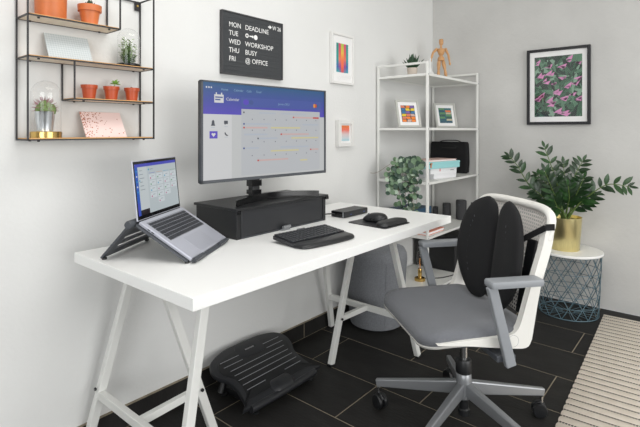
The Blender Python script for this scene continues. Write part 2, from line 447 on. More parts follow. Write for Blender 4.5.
for v in (.625, .505, .375, .225):
    for k in range(7): F.rect(.35 + k * .094, .355 + k * .094, v, v + .012, e_dark, 4)
F.build('screen_print', t)
st = MB(); st.box(-.078, -.04, .016, .05, -.0, .24)
st.build('stand_pole', m_black, t, bevel=.004)
b = MB(); b.box(-.083, -.035, .012, .054, .028, .046); b.box(-.086, -.032, .014, .05, .062, .088)
b.build('height_clamp', m_gloss, t, smooth=40)
MB().box(-.085, .06, .016, .026, .2, .32).build('mount_plate', m_black, t, bevel=.002)
arc = catmull([(-.215, -.06, .0), (-.16, -.035, 0), (-.08, -.005, 0), (0, .01, 0), (.08, .0, 0), (.16, -.028, 0), (.235, -.072, 0)], 5)
n = len(arc)
base = MB()
vs = []; fs = []
for i, p in enumerate(arc):
    tt = i / (n - 1); hh = .024 + .005 * math.sin(PI * tt)
    wv = .01 + .008 * math.sin(PI * tt)
    vs += [(p.x, p.y, .0005), (p.x, p.y, hh), (p.x, p.y + wv, hh), (p.x, p.y + wv, .0005)]
for i in range(n - 1):
    for j in range(4): fs.append((4*i+j, 4*i+(j+1)%4, 4*i+4+(j+1)%4, 4*i+4+j))
fs += [(3, 2, 1, 0), (4*n-4, 4*n-3, 4*n-2, 4*n-1)]
base.add(vs, fs).build('curved_base', m_gloss, t, smooth=50)

# ------------------------------------------------------------------ laptop on its stand
LTH = math.radians(30.9); AL = math.radians(31.9); BE = math.radians(84.0)
LFL = Vector((.876, 1.274, .7455))
t = thing('laptop', 'open silver laptop with black keyboard propped on the charcoal stand', 'laptop', tuple(LFL), LTH)
Lw, Ld, Ls = .304, .2115, .201
RA = Matrix.Rotation(AL, 4, 'X')
MB().box(0, Lw, 0, Ld, 0, .011, M4=RA).build('base', m_alu, t, bevel=.0025)
kb = MB()
MB().box(.018, Lw - .018, .095, .197, .0109, .0113, M4=RA).build('key_well', M('key_well_grey', (140, 142, 150), .45), t)
for r_ in range(6):
    nk = 14 if r_ < 5 else 8
    y = .18 - r_ * .0165; x = .02
    if r_ < 5:
        kwid = (Lw - .04) / nk
        for k in range(nk): kb.box(x + k * kwid + .0012, x + (k + 1) * kwid - .0012, y, y + (.0135 if r_ else .010), .0112, .0128, M4=RA)
    else:
        for a, b_ in ((0, .018), (.018, .036), (.036, .06), (.06, .085), (.085, .175), (.175, .2), (.2, .225), (.225, .264)):
            kb.box(x + a + .0012, x + b_ - .0012, y, y + .0135, .0112, .0128, M4=RA)
o = kb.build('keys', M('laptop_keycap', (44, 46, 52), .45), t); o['kind'] = 'stuff'
MB().box(.085, .219, .008, .083, .0109, .0114, M4=RA).build('trackpad', M('trackpad', (180, 182, 192), .36, metal=.35), t, bevel=.0001)
for i in range(2): MB().box(-.0004, .001, .165 - i * .016, .175 - i * .016, .004, .007, M4=RA).build('side_port', m_black, t)
# lid
hz = Vector((0, Ld * math.cos(AL), Ld * math.sin(AL) + .004))
lidM = Matrix.Translation(hz) @ Matrix.Rotation(BE, 4, 'X')
lid = MB().box(0, Lw, .004, Ls, -.0055, 0, M4=lidM).build('lid', m_alu, t, bevel=.002)
MB().box(.003, Lw - .003, .008, Ls - .003, -.0002, .0004, M4=lidM).build('screen_bezel', m_gloss, lid)
MB().lathe([(.006, .01), (.006, Lw - .01)], 10, axis='x').build('hinge', m_black, t, loc=tuple(hz - Vector((0, .0, .0))), smooth=40)
u0, u1, v0, v1 = .009, Lw - .009, .02, Ls - .012
l_bg = M_emit('laptop_page', (190, 200, 204), .62); l_bar = M_emit('laptop_purple_bar', (70, 76, 190), .62); l_side = M_emit('laptop_blue_rail', (40, 92, 190), .62)
l_card = M_emit('laptop_card', (212, 220, 224), .62); l_lite = M_emit('laptop_list', (202, 210, 213), .62); l_cyan = M_emit('laptop_cyan', (40, 160, 200), .62)
l_mag = M_emit('laptop_magenta', (190, 70, 130), .62); l_gr = M_emit('laptop_green', (70, 150, 90), .62); l_tx = M_emit('laptop_grey_text', (130, 140, 148), .62); l_or = M_emit('laptop_orange', (214, 150, 110), .62); l_bk = M_emit('laptop_black', (28, 14, 26), .5)
F = Flat(lambda u, v, l: lidM @ Vector((u0 + u * (u1 - u0), v0 + v * (v1 - v0), .0006 + l * .0001)), [l_bg, l_bar, l_side, l_card, l_lite, l_cyan, l_mag, l_gr, l_tx, l_or, l_bk, e_white])
F.rect(0, 1, 0, 1, l_bg, 0); F.rect(0, 1, .94, 1, l_bar, 1); F.rect(0, .06, 0, .94, l_side, 1); F.rect(.06, .26, 0, .94, l_lite, 1)
F.rect(.0, .035, 0, .25, l_bar, 2); F.rect(.055, .25, 0, .1, l_bk, 3)
for k in range(5): F.disc(.03, .86 - k * .1, .013, .018, e_white if k % 2 else l_cyan, 2)
for k in range(6): F.rect(.09, .15 + .02 * (k % 3), .86 - k * .075, .872 - k * .075, l_tx, 2)
F.disc(.085, .67, .013, .018, l_cyan, 3); F.disc(.3, .87, .015, .02, l_cyan, 2); F.rect(.33, .4, .865, .878, l_tx, 2)
for c in range(4):
    ua = .3 + c * .175
    F.rect(ua, ua + .15, .79, .797, (l_bar, l_or, l_cyan, l_gr)[c], 2)
    for r_ in range((4, 5, 4, 3)[c]):
        va = .66 - r_ * .125; F.rect(ua, ua + .15, va, va + .105, l_card, 2)
        F.disc(ua + .03, va + .03, .013, .018, (l_mag, l_gr, l_cyan, l_mag, l_gr)[(r_ + c) % 5], 3); F.rect(ua + .05, ua + .11, va + .06, va + .07, l_tx, 3)
F.build('screen_print', lid)

t = thing('laptop_stand', 'charcoal folding laptop stand bent like a tent on the desk', 'laptop stand', (LFL.x, LFL.y, DZ), LTH)
dz = LFL.z - DZ
def ps(u, v, h): return RA @ Vector((u, v, h)) + Vector((0, 0, dz))
pl_ = MB().prism(rrect(-.012, .285, .006, .215, .01, 3), ps, -.0055, -.0008); pl_.build('front_plate', m_char, t, bevel=.001)
lip = MB()
for (a, b_) in ((-.006, .075), (.205, .29)):
    lip.prism([(a, -.016), (b_, -.016), (b_ - .008, -.003), (a + .008, -.003)], ps, .0055, .018)
lip.prism([(.03, -.017), (.265, -.017), (.29, -.012), (.29, -.003), (-.01, -.003), (-.01, -.010)], ps, .0045, .0085)
lip.build('front_lip', m_char, t, bevel=.001)
zr = RA @ Vector((0, .231, -.011)) + Vector((0, 0, dz))
MB().lathe([(.001, -.024), (.0115, -.023), (.0135, -.018), (.0135, .285), (.011, .29), (.001, .291)], 16, axis='x', c=(0, zr.y, zr.z)).build('hinge_barrel', m_char, t, smooth=50)
# back leg plate running down to the desk
yb = zr.y + .1
outl = rrect(.03, .285, 0, 1, .012, 2)
d = Vector((0, yb - zr.y, .007 - zr.z)); ln = d.length; d.normalize(); nrm = Vector((0, -d.z, d.y)) if d.z < 0 else Vector((0, d.z, -d.y))
def pb(u, v, h): return Vector((u, zr.y, zr.z)) + d * v * ln + nrm * h
frame_ = MB()
frame_.prism([(-.014, 0), (.03, 0), (.03, 1), (-.014, 1)], pb, -.003, .003)
frame_.prism([(.255, 0), (.285, 0), (.285, 1), (.255, 1)], pb, -.003, .003)
for a, b_ in ((0, .42), (.56, .66), (.8, 1)): frame_.prism([(.03, a), (.255, a), (.255, b_), (.03, b_)], pb, -.003, .003)
frame_.build('back_leg', m_char, t)
for u in (0.0, .265):
    MB().lathe([(.008, 0), (.008, .006)], 12).build('rubber_foot', m_black, t, loc=(u, yb - .004, 0.0003))
    q = ps(u, .012, -.0055); MB().lathe([(.007, 0), (.007, max(.004, q.z))], 12).build('rubber_foot', m_black, t, loc=(u, q.y - .002, .0003))

# ------------------------------------------------------------------ keyboard, mouse, pad, dock
t = thing('keyboard', 'black keyboard with a padded palm rest on the desk before the riser', 'keyboard', (1.372, 1.165, DZ), math.radians(-5))
KR = Matrix.Rotation(math.radians(5.5), 4, 'X')
kf = lambda u, v, h: KR @ Vector((u, v, h + .012))
MB().prism(rrect(-.145, .145, -.03, .1, .008, 3), kf, -.008, .004).build('key_tray', m_blacksoft, t, bevel=.001)
ks = MB()
for r_ in range(6):
    y = .083 - r_ * .0185; nk = 15
    for k in range(nk):
        if r_ == 5 and 4 <= k <= 8:
            if k == 4: ks.box(-.138 + 4 * .0184 + .001, -.138 + 9 * .0184 - .001, y, y + .015, .016, .0215, M4=KR)
            continue
        ks.box(-.138 + k * .0184 + .0012, -.138 + (k + 1) * .0184 - .0012, y, y + .0155, .016, .0215, M4=KR)
o = ks.build('keys', M('keycap_black', (40, 42, 46), .4), t, bevel=.0012, seg=1); o['kind'] = 'stuff'
po = catmull([(-.142, -.014, 0), (-.143, -.042, 0), (-.125, -.072, 0), (-.05, -.083, 0), (.04, -.086, 0), (.112, -.08, 0), (.142, -.056, 0), (.142, -.014, 0), (.1, -.022, 0), (0, -.026, 0), (-.1, -.022, 0)], 4, True)
MB().pillow([(p.x, p.y) for p in po], lambda u, v, h: (u, v, h), [(.9, .0005), (1, .003), (1.0, .008), (.96, .014), (.82, .0175), (.5, .0185), (.1, .0185)]).build('palm_rest', m_black, t, smooth=60)
MB().box(-.02, .02, .098, .101, .02, .024, M4=KR).build('badge', m_base, t)

t = thing('mouse_pad', 'thin black mouse pad with raised wrist rest on the desk', 'mouse pad', (1.815, 1.175, DZ), math.radians(-4))
MB().prism(rrect(-.097, .097, -.105, .107, .012, 3), lambda u, v, h: (u, v, h), .0003, .004).build('pad', m_blacksoft, t)
MB().pillow(rrect(-.092, .094, -.102, -.04, .028, 5), lambda u, v, h: (u, v, h + .012 * max(0, abs(u) / .095 - .4) * 0), [(.9, .004), (1, .006), (1, .014), (.93, .021), (.7, .025), (.2, .026)]).build('wrist_rest', m_black, t, smooth=60)
t = thing('mouse', 'black computer mouse with humped back on the mouse pad', 'mouse', (1.818, 1.2, DZ + .0042), math.radians(12))
mo = catmull([(0, .056, 0), (.024, .05, 0), (.033, .015, 0), (.034, -.03, 0), (.02, -.056, 0), (-.012, -.058, 0), (-.033, -.035, 0), (-.033, .01, 0), (-.026, .048, 0)], 4, True)
MB().pillow([(p.x, p.y) for p in mo], lambda u, v, h: (u, v, h * (1 - .35 * max(0, (v + .01) / .066) ** 2 * 1.1) if h > .01 else h), [(.85, .0005), (.97, .004), (1, .012), (.93, .024), (.74, .034), (.45, .0385), (.1, .04)], c=(0, -.012)).build('body', m_black, t, smooth=70)
MB().lathe([(.006, -.003), (.0065, 0), (.006, .003)], 14, axis='x').build('scroll_wheel', m_char, t, loc=(0, .03, .0285))
MB().tube([(-.0305, .012, .014), (-.0335, .0, .0155), (-.0335, -.012, .016)], .003, 8).build('thumb_button', m_gloss, t)

t = thing('docking_station', 'small black rectangular dock standing on the desk right of the riser', 'dock', (1.895, 1.4, DZ), 0)
MB().box(-.097, .097, -.042, .042, .002, .03).build('body', m_black, t, bevel=.003)
MB().box(-.0985, -.0968, -.028, .034, .005, .027).build('end_cap', m_gloss, t)
MB().box(-.1, -.097, -.036, -.030, .003, .029).build('edge_trim', m_base, t)
for x in (-.05, .06): MB().box(x, x + .006, -.0428, -.0418, .013, .0155).build('indicator_light', M_emit('blue_led_%d' % int(x * 100), (70, 120, 230), .6), t)
for x in (-.08, .08): MB().box(x - .01, x + .01, -.03, .03, 0, .003).build('foot', m_blacksoft, t)
cb = catmull([(1.798, 1.42, .757), (1.785, 1.43, .757), (1.765, 1.47, .752), (1.75, 1.52, .7445), (1.76, 1.6, .7435), (1.78, 1.68, .7435)], 6)
tag(MB().tube(cb, .003, 8).build('cable', m_black, None, smooth=60), 'thin black cable behind the dock and the riser on the desk', 'cable')

# ------------------------------------------------------------------ wall pieces
t = thing('letter_board', 'dark grey letter board with white weekday lettering hung above the monitor', 'letter board', (1.38, YW - .001, 1.428))
BW, BH = .4, .298
MB().box(.004, BW - .004, -.016, 0, .004, BH - .004).build('felt_panel', m_felt, t)
fr = MB()
for a, b_, c, d_ in ((0, .006, 0, BH), (BW - .006, BW, 0, BH), (.006, BW - .006, 0, .006), (.006, BW - .006, BH - .006, BH)): fr.box(a, b_, -.02, 0, c, d_)
fr.build('frame', [M('board_frame', (62, 62, 64), .6)], t)
for i in range(14):
    z = .02 + i * .0192; MB().box(.007, BW - .007, -.0172, -.0158, z, z + .012).build('felt_rib', m_felt, t)
def blk(name, txt, u, v, size, parent=t, bold=.0001, fx=1.0):
    vs, fs = text_geo(txt, size, bold, fx); MB().add([(u + x, -.0178, v + y) for x, y, _ in vs], fs).build(name, m_letter, parent)
rows = (('MON', 'DEADLINE', .226), ('TUE', None, .186), ('WED', 'WORKSHOP', .1455), ('THU', 'BUSY', .105), ('FRI', '@ OFFICE', .0645))
for a, b_, v in rows:
    blk('lettering', a, .04, v, .033, fx=.95)
    if b_: blk('lettering', b_, .14, v, .033, fx=1.02)
g = MB()
def disc_flat(mb, cx, cz, r, r2=0, n=16):
    vs = [(cx + r * math.cos(2*PI*i/n), -.0178, cz + r * math.sin(2*PI*i/n)) for i in range(n)]
    if r2:
        vs += [(cx + r2 * math.cos(2*PI*i/n), -.0178, cz + r2 * math.sin(2*PI*i/n)) for i in range(n)]
        mb.add(vs, [(i, (i+1) % n, n + (i+1) % n, n + i) for i in range(n)])
    else: mb.add(vs, [tuple(range(n))])
disc_flat(g, .152, .198, .0105, .0055); g.box(.168, .186, -.0182, -.0176, .195, .201); g.box(.184, .194, -.0182, -.0176, .192, .203); disc_flat(g, .209, .197, .0125)
g.build('lettering', m_letter, t)
blk('lettering', 'W 26', .324, .254, .03, fx=.9)
g = MB(); g.add([(.294, -.0178, .262), (.305, -.0178, .262), (.305, -.0178, .254), (.319, -.0178, .265), (.305, -.0178, .276), (.305, -.0178, .268), (.294, -.0178, .268)], [(0, 1, 2, 3, 4, 5, 6)]); g.build('lettering', m_letter, t)

def M_rows(name, cols, axis=2, lo=0., hi=1., dist=0.0):
    m = bpy.data.materials.new(name); m.use_nodes = True; nt = m.node_tree; b = nt.nodes['Principled BSDF']
    tc = nt.nodes.new('ShaderNodeTexCoord'); sp = nt.nodes.new('ShaderNodeSeparateXYZ'); mr = nt.nodes.new('ShaderNodeMapRange'); mr.inputs[1].default_value = lo; mr.inputs[2].default_value = hi
    n = nt.nodes.new('ShaderNodeTexNoise'); n.inputs['Scale'].default_value = 30; ad = nt.nodes.new('ShaderNodeMath'); ad.operation = 'MULTIPLY_ADD'; ad.inputs[1].default_value = dist; 
    nt.links.new(tc.outputs['Object'], sp.inputs[0]); nt.links.new(sp.outputs[axis], mr.inputs[0]); nt.links.new(tc.outputs['Object'], n.inputs['Vector'])
    nt.links.new(n.outputs['Fac'], ad.inputs[0]); nt.links.new(mr.outputs[0], ad.inputs[2])
    r = nt.nodes.new('ShaderNodeValToRGB'); els = r.color_ramp.elements
    for i, c in enumerate(cols):
        p = i / (len(cols) - 1)
        if i == 0: e = els[0]; e.position = 0
        elif i == len(cols) - 1: e = els[-1]; e.position = 1
        else: e = els.new(p)
        e.color = rgb(*c)
    nt.links.new(ad.outputs[0], r.inputs[0]); nt.links.new(r.outputs[0], b.inputs['Base Color']); b.inputs['Roughness'].default_value = .6
    return m
def picture(name, label, loc, rz, W, H, fw, depth, mf, mat_w, art, pane=m_pane, cat='picture', tilt=0, back=None):
    """frame with its face on -y; origin bottom centre of the back"""
    t = thing(name, label, cat, loc, rz)
    if tilt: t.rotation_euler = (tilt, 0, rz)
    f = MB()
    for a, b_, c, d_ in ((-W/2, -W/2 + fw, 0, H), (W/2 - fw, W/2, 0, H), (-W/2 + fw, W/2 - fw, 0, fw), (-W/2 + fw, W/2 - fw, H - fw, H)): f.box(a, b_, -depth, 0, c, d_)
    f.build('frame', mf, t, bevel=.0012, seg=1)
    rec = -depth + min(.012, depth * .5)
    MB().box(-W/2 + fw * .7, W/2 - fw * .7, rec, -.002, fw * .7, H - fw * .7).build('mount', m_cream, t)
    art(t, rec - .0006, W, H)
    if pane: MB().add([(-W/2 + fw, rec - .004, fw), (W/2 - fw, rec - .004, fw), (W/2 - fw, rec - .004, H - fw), (-W/2 + fw, rec - .004, H - fw)], [(0, 1, 2, 3)]).build('glass_pane', pane, t)
    return t
m_frwh = M('white_frame', (226, 225, 222), .5)
def art1(t, y, W, H):
    cols = [[(30, 140, 130), (30, 150, 140), (36, 150, 150), (46, 96, 170), (60, 175, 165)], [(220, 60, 110), (230, 90, 90), (240, 120, 80), (150, 70, 150), (60, 150, 160)], [(170, 200, 70), (230, 190, 70), (240, 120, 70), (240, 100, 70), (200, 60, 100)]]
    F = [M_rows('kaleido_stripe_%d' % i, list(reversed(c)), 2, .075, .25, .12) for i, c in enumerate(cols)]
    mb = MB(); e = [-.06, -.037, -.014, .014, .037, .06]; idx = [0, 1, 2, 1, 0]
    for i in range(5):
        z0, z1 = .072, .25
        mb.add([(e[i], y, z0), (e[i+1], y, z0), (e[i+1], y, z1), (e[i], y, z1)], [(0, 1, 2, 3)], idx[i])
    mb.build('art_print', F, t)
picture('framed_print', 'white frame with a rainbow kaleidoscope print on the white wall', (2.31, YW - .001, 1.447), 0, .226, .31, .014, .02, [m_frwh], 0, art1)
def art2(t, y, W, H):
    m = M_rows('sunset_wash', [(120, 200, 215), (205, 215, 220), (220, 200, 200), (235, 110, 90), (235, 130, 60)], 2, .03, .135, .12)
    MB().add([(-.035, y, .035), (.045, y, .035), (.045, y, .13), (-.035, y, .13)], [(0, 1, 2, 3)]).build('art_print', m, t)
picture('framed_print', 'small white box frame with a red to blue wash, beside the monitor', (2.33, YW - .001, 1.063), 0, .155, .162, .022, .028, [m_frwh], 0, art2)
greens = [M('leaf_print_%d' % i, c, .5) for i, c in enumerate([(26, 52, 40), (52, 92, 68), (84, 124, 98), (128, 160, 138), (18, 36, 30)])]
m_pinkp = M('pink_petal_print', (214, 138, 188), .5)
def art3(t, y, W, H):
    mats = greens + [m_pinkp]; mb = MB(); a0, a1, z0, z1 = -W/2 + .05, W/2 - .05, .055, H - .055
    mb.add([(a0, y, z0), (a1, y, z0), (a1, y, z1), (a0, y, z1)], [(0, 1, 2, 3)], 0)
    rnd = random.Random(3)
    def clampq(x, z): return (min(max(x, a0), a1), min(max(z, z0), z1))
    for i in range(240):
        cx, cz = rnd.uniform(a0, a1), rnd.uniform(z0, z1); L = rnd.uniform(.03, .075); wd = L * rnd.uniform(.12, .24); an = rnd.uniform(0, PI)
        pts = []
        for k in range(8):
            th = 2 * PI * k / 8; u, v = L * math.cos(th) / 1.3, wd * math.sin(th)
            pts.append(clampq(cx + u * math.cos(an) - v * math.sin(an), cz + u * math.sin(an) + v * math.cos(an)))
        yy = y - .00004 * (1 + i / 40)
        mb.add([(p[0], yy, p[1]) for p in pts], [tuple(range(8))], rnd.choice([0, 1, 1, 2, 2, 3, 4]))
    blooms = [(.1, .9), (.3, .82), (.35, .72), (.75, .92), (.62, .82), (.95, .85), (.12, .68), (.25, .58), (.42, .55), (.62, .62), (.7, .5), (.88, .52), (.95, .58), (.08, .28), (.16, .34), (.35, .26), (.38, .2), (.65, .28), (.82, .33), (.95, .27), (.55, .08), (.7, .05), (.5, .4)]
    for (u, v) in blooms:
        for k in range(2):
            cx, cz = a0 + u * (a1 - a0) + rnd.uniform(-.012, .012), z0 + v * (z1 - z0) + rnd.uniform(-.012, .012); an = rnd.uniform(.2, 1.1); L = rnd.uniform(.018, .038)
            pts = [clampq(cx + r * math.cos(an + th), cz + r * math.sin(an + th)) for r, th in ((L, 0), (L * .3, 1.0), (L * .9, 2.6), (L * .25, 3.5), (L * .5, 4.7))]
            mb.add([(p[0], y - .0004, p[1]) for p in pts], [tuple(range(5))], 5)
    mb.build('art_print', mats, t)
picture('framed_print', 'black framed print of green leaves with pink petals on the grey wall', (XW - .001, .832, 1.203), -PI / 2, .4, .528, .019, .024, M('black_frame', (28, 28, 32), .4), 0, art3, pane=M_glass('picture_glass_window', boost=1.6))

# ------------------------------------------------------------------ wall shelf
SXL, SXR, SYB, SYF = .544, .98, 1.768, 1.667
t = thing('wall_shelf', 'black wire-frame wall shelf with thin oak boards, hung on the white wall', 'wall shelf', (SXL, SYB, 1.128))
W_ = SXR - SXL; D_ = SYB - SYF; r6 = .0048
def rod(p, q): MB().bar(p, q, r6, r6).build('frame_rod', m_blackmet, t)
zT = .545; zA, zB, zC_, zD = .403, .27, .14, .003
for x in (0, W_):
    for y in (0, -D_): rod((x, y, 0), (x, y, zT))
for y in (0, -D_): rod((0, y, zT), (W_, y, zT))
for x in (0, W_): rod((x, 0, zT), (x, -D_, zT))
xa = .302                      # right end of board A
for y in (0, -D_): rod((xa, y, zA), (xa, y, zT))
xc = .142
for y in (0, -D_): rod((xc, y, zC_), (xc, y, zB))
for (a, b_, z) in ((0, xa, zA), (0, W_, zB), (xc, W_, zC_), (0, W_, zD)):
    for y in (0, -D_): rod((a, y, z), (b_, y, z))
    for x in (a, b_): rod((x, 0, z), (x, -D_, z))
    bd = MB(); bd.box(a + .003, b_ - .003, -D_ + .003, -.003, z - .001, z + .0055, 0)
    o = bd.build('board', [m_oak, m_pale], t)
    for p in o.data.polygons:
        if p.normal.z < -.5: p.material_index = 1
    for x in (a + .035, b_ - .035):
        for y in (-.012, -D_ + .012): MB().lathe([(.004, -.004), (.0045, 0)], 8).build('screw', m_blackmet, t, loc=(x, y, z - .0025))
for x in (.02, W_ - .012):
    br = MB(); br.box(x - .012, x + .008, -.002, .001, zT - .035, zT); br.build('hanging_bracket', m_blackmet, t)
    MB().lathe([(.0045, 0), (.0045, .004)], 10, axis='y').build('bracket_screw', m_brass, t, loc=(x - .002, -.0065, zT - .016))
def lev(z): return 1.128 + z + .0058
YM = (SYB + SYF) / 2

def flowerpot(name, label, cat, x, y, z, r0, r1, h, rim, mat, group=None):
    t = thing(name, label, cat, (x, y, z), 0, group)
    w_ = .0025
    MB().lathe([(r0, 0), (r0 + (r1 - r0) * (1 - rim / h) - .001, h - rim), (r1, h - rim), (r1 + .0008, h), (r1 - w_, h), (r1 - w_ - .001, h - .008)], 28).build('pot', mat, t, smooth=35)
    MB().lathe([(r1 - w_ - .002, 0), (.001, .002)], 20).build('soil', m_soil, t, loc=(0, 0, h - .009), smooth=60)
    return t
# top board: two terracotta pots (tops leave the frame)
zA_ = lev(zA)
t = thing('plant_pot', 'large terracotta planter on the top board of the wall shelf', 'plant pot', (.63, YM, zA_))
MB().lathe([(.046, 0), (.047, .002), (.049, .09), (.047, .09), (.046, .075)], 36).build('pot', m_terra, t, smooth=35)
MB().lathe([(.046, 0), (.001, .003)], 20).build('soil', m_soil, t, loc=(0, 0, .074))
t = flowerpot('plant_pot', 'orange clay pot with rim and a green succulent on the top shelf board', 'potted plant', .757, YM - .004, zA_, .0255, .039, .07, .022, m_terra)
lf = MB()
def rosette(mb, n, L, wd, rise, z0, jit=.2, seed=1, tilt=(.2, 1.0)):
    rnd = random.Random(seed)
    for i in range(n):
        a = i * 2.399 + rnd.uniform(-jit, jit); el = tilt[0] + (tilt[1] - tilt[0]) * i / max(1, n - 1)
        d = Vector((math.cos(a) * math.cos(el), math.sin(a) * math.cos(el), math.sin(el)))
        s = Vector((-math.sin(a), math.cos(a), 0)); up = s.cross(d) * -1; l = L * rnd.uniform(.8, 1.1)
        b0 = Vector((0, 0, z0)); P = [b0 + d * l * k + up * rise * k * k * -1 for k in (0, .4, .75, 1)]
        ww = [wd * .6, wd, wd * .7, wd * .05]; vs = []
        for p, w_ in zip(P, ww): vs += [p - s * w_ / 2, p + up * w_ * .35, p + s * w_ / 2, p - up * w_ * .3]
        fs = []
        for k in range(3):
            for j in range(4): fs.append((4*k+j, 4*k+(j+1)%4, 4*k+4+(j+1)%4, 4*k+4+j))
        fs += [(3, 2, 1, 0), (12, 13, 14, 15)]
        mb.add(vs, fs)
    return mb
rosette(MB(), 14, .03, .011, -.004, .062, seed=4, tilt=(.3, 1.4)).build('succulent', m_dkgreen, t, smooth=40)
# board B: grid notepad and moss cloche
zB_ = lev(zB)
def card(name, label, cat, x0, x1, y_bot, y_top, z0, h, mat, th=.003, dx=0):
    t_ = MB(); 
    vs = [(x0, y_bot, z0), (x1, y_bot, z0), (x1 + dx, y_top, z0 + h), (x0 + dx, y_top, z0 + h)]
    vs += [(p[0], p[1] + th, p[2] + .0005) for p in vs]
    t_.add(vs, [(0, 1, 2, 3), (7, 6, 5, 4), (0, 4, 5, 1), (1, 5, 6, 2), (2, 6, 7, 3), (3, 7, 4, 0)])
    return tag(t_.build(name, mat), label, cat)
def M_grid():
    m = M('grid_paper', (190, 196, 198), .7); nt = m.node_tree; b = nt.nodes['Principled BSDF']
    tc = nt.nodes.new('ShaderNodeTexCoord'); br = nt.nodes.new('ShaderNodeTexBrick'); mp = nt.nodes.new('ShaderNodeMapping'); mp.inputs['Rotation'].default_value = (PI / 2, 0, 0)
    br.offset = 0; br.inputs['Scale'].default_value = 1; br.inputs['Brick Width'].default_value = .008; br.inputs['Row Height'].default_value = .008; br.inputs['Mortar Size'].default_value = .0009
    br.inputs['Color1'].default_value = rgb(186, 194, 196); br.inputs['Color2'].default_value = rgb(186, 194, 196); br.inputs['Mortar'].default_value = rgb(206, 212, 213)
    nt.links.new(tc.outputs['Object'], mp.inputs[0]); nt.links.new(mp.outputs[0], br.inputs[0]); nt.links.new(br.outputs[0], b.inputs['Base Color']); return m
card('notepad', 'blue-grey grid notepad leaning on the second board of the wall shelf', 'notepad', .62, .765, 1.705, 1.757, zB_, .092, M_grid(), dx=0.002)
t = thing('glass_cloche', 'clear glass cloche on black base over green sprigs, wall shelf', 'cloche', (.905, YM, zB_))
MB().lathe([(.043, 0), (.045, .003), (.045, .008), (.042, .011), (.002, .011)], 30).build('base', m_gloss, t, smooth=35)
def dome(r, h, z0, n=14):
    P = [(r, z0), (r, z0 + h - r)]
    for i in range(1, n): a = PI / 2 * i / n; P.append((r * math.cos(a), z0 + h - r + r * math.sin(a)))
    P.append((.0005, z0 + h)); return P
MB().lathe(dome(.041, .135, .012), 32, cap=False).build('glass_dome', m_glass, t, smooth=80)
def sprigs(n, H, R, seed, mat, parent, z0, name='foliage', ll=.006):
    rnd = random.Random(seed); mb = MB()
    for i in range(n):
        a = rnd.uniform(0, 2 * PI); r = R * math.sqrt(rnd.random()) * .8; h = H * rnd.uniform(.4, 1)
        p0 = Vector((r * .5 * math.cos(a), r * .5 * math.sin(a), z0)); p1 = Vector((r * math.cos(a), r * math.sin(a), z0 + h))
        mb.tube([p0, (p0 + p1) / 2 + Vector((.002, 0, 0)), p1], .0006, 4)
        for k in range(9):
            f = .25 + .75 * k / 8; q = p0.lerp(p1, f); b = rnd.uniform(0, 2 * PI); d = Vector((math.cos(b), math.sin(b), rnd.uniform(-.1, .7))).normalized(); s = d.cross(Vector((0, 0, 1))).normalized()
            l = ll * rnd.uniform(.7, 1.3); mb.add([q, q + d * l * .5 + s * l * .3, q + d * l, q + d * l * .5 - s * l * .3], [(0, 1, 2, 3)])
    return mb.build(name, mat, parent)
sprigs(34, .1, .036, 5, m_moss, t, .011, ll=.016)
sprigs(40, .035, .036, 6, M('fern_green', (88, 124, 60), .8), t, .011, 'moss_bed', ll=.013)
# board C: three small pots
zC2 = lev(zC_)
flowerpot('plant_pot', 'small terracotta pot with low green sprouts, leftmost of three alike', 'potted plant', .757, YM, zC2, .0195, .0275, .05, .012, m_terrar, 'three small red pots')
t1 = [o for o in col.objects if o.get('label', '').startswith('small terracotta pot with low')][0]
rosette(MB(), 9, .012, .005, 0, .043, seed=8, tilt=(.2, 1.2)).build('sprouts', m_dkgreen, t1, loc=(-.008, 0, 0))
rosette(MB(), 7, .01, .005, 0, .043, seed=9, tilt=(.2, 1.2)).build('sprouts', m_green, t1, loc=(.012, 0, 0))
t2 = flowerpot('plant_pot', 'small terracotta pot with bright green succulent, middle of three alike', 'potted plant', .838, YM, zC2, .0195, .0275, .05, .012, m_terrar, 'three small red pots')
MB().tube([(.006, 0, .042), (.012, 0, .056), (.015, 0, .064)], .0018, 6).build('stem', m_green, t2)
rosette(MB(), 9, .02, .009, 0, .062, seed=3, tilt=(-.1, 1.1)).build('succulent', m_green, t2, loc=(.015, 0, 0))
t3 = flowerpot('plant_pot', 'small terracotta pot with a tiny dark cactus, rightmost of three alike', 'potted plant', .918, YM, zC2, .0195, .0275, .05, .012, m_terrar, 'three small red pots')
MB().lathe([(.004, 0), (.005, .006), (.004, .011), (.001, .013)], 10).build('cactus', m_dkgreen, t3, loc=(-.002, 0, .042), smooth=60)
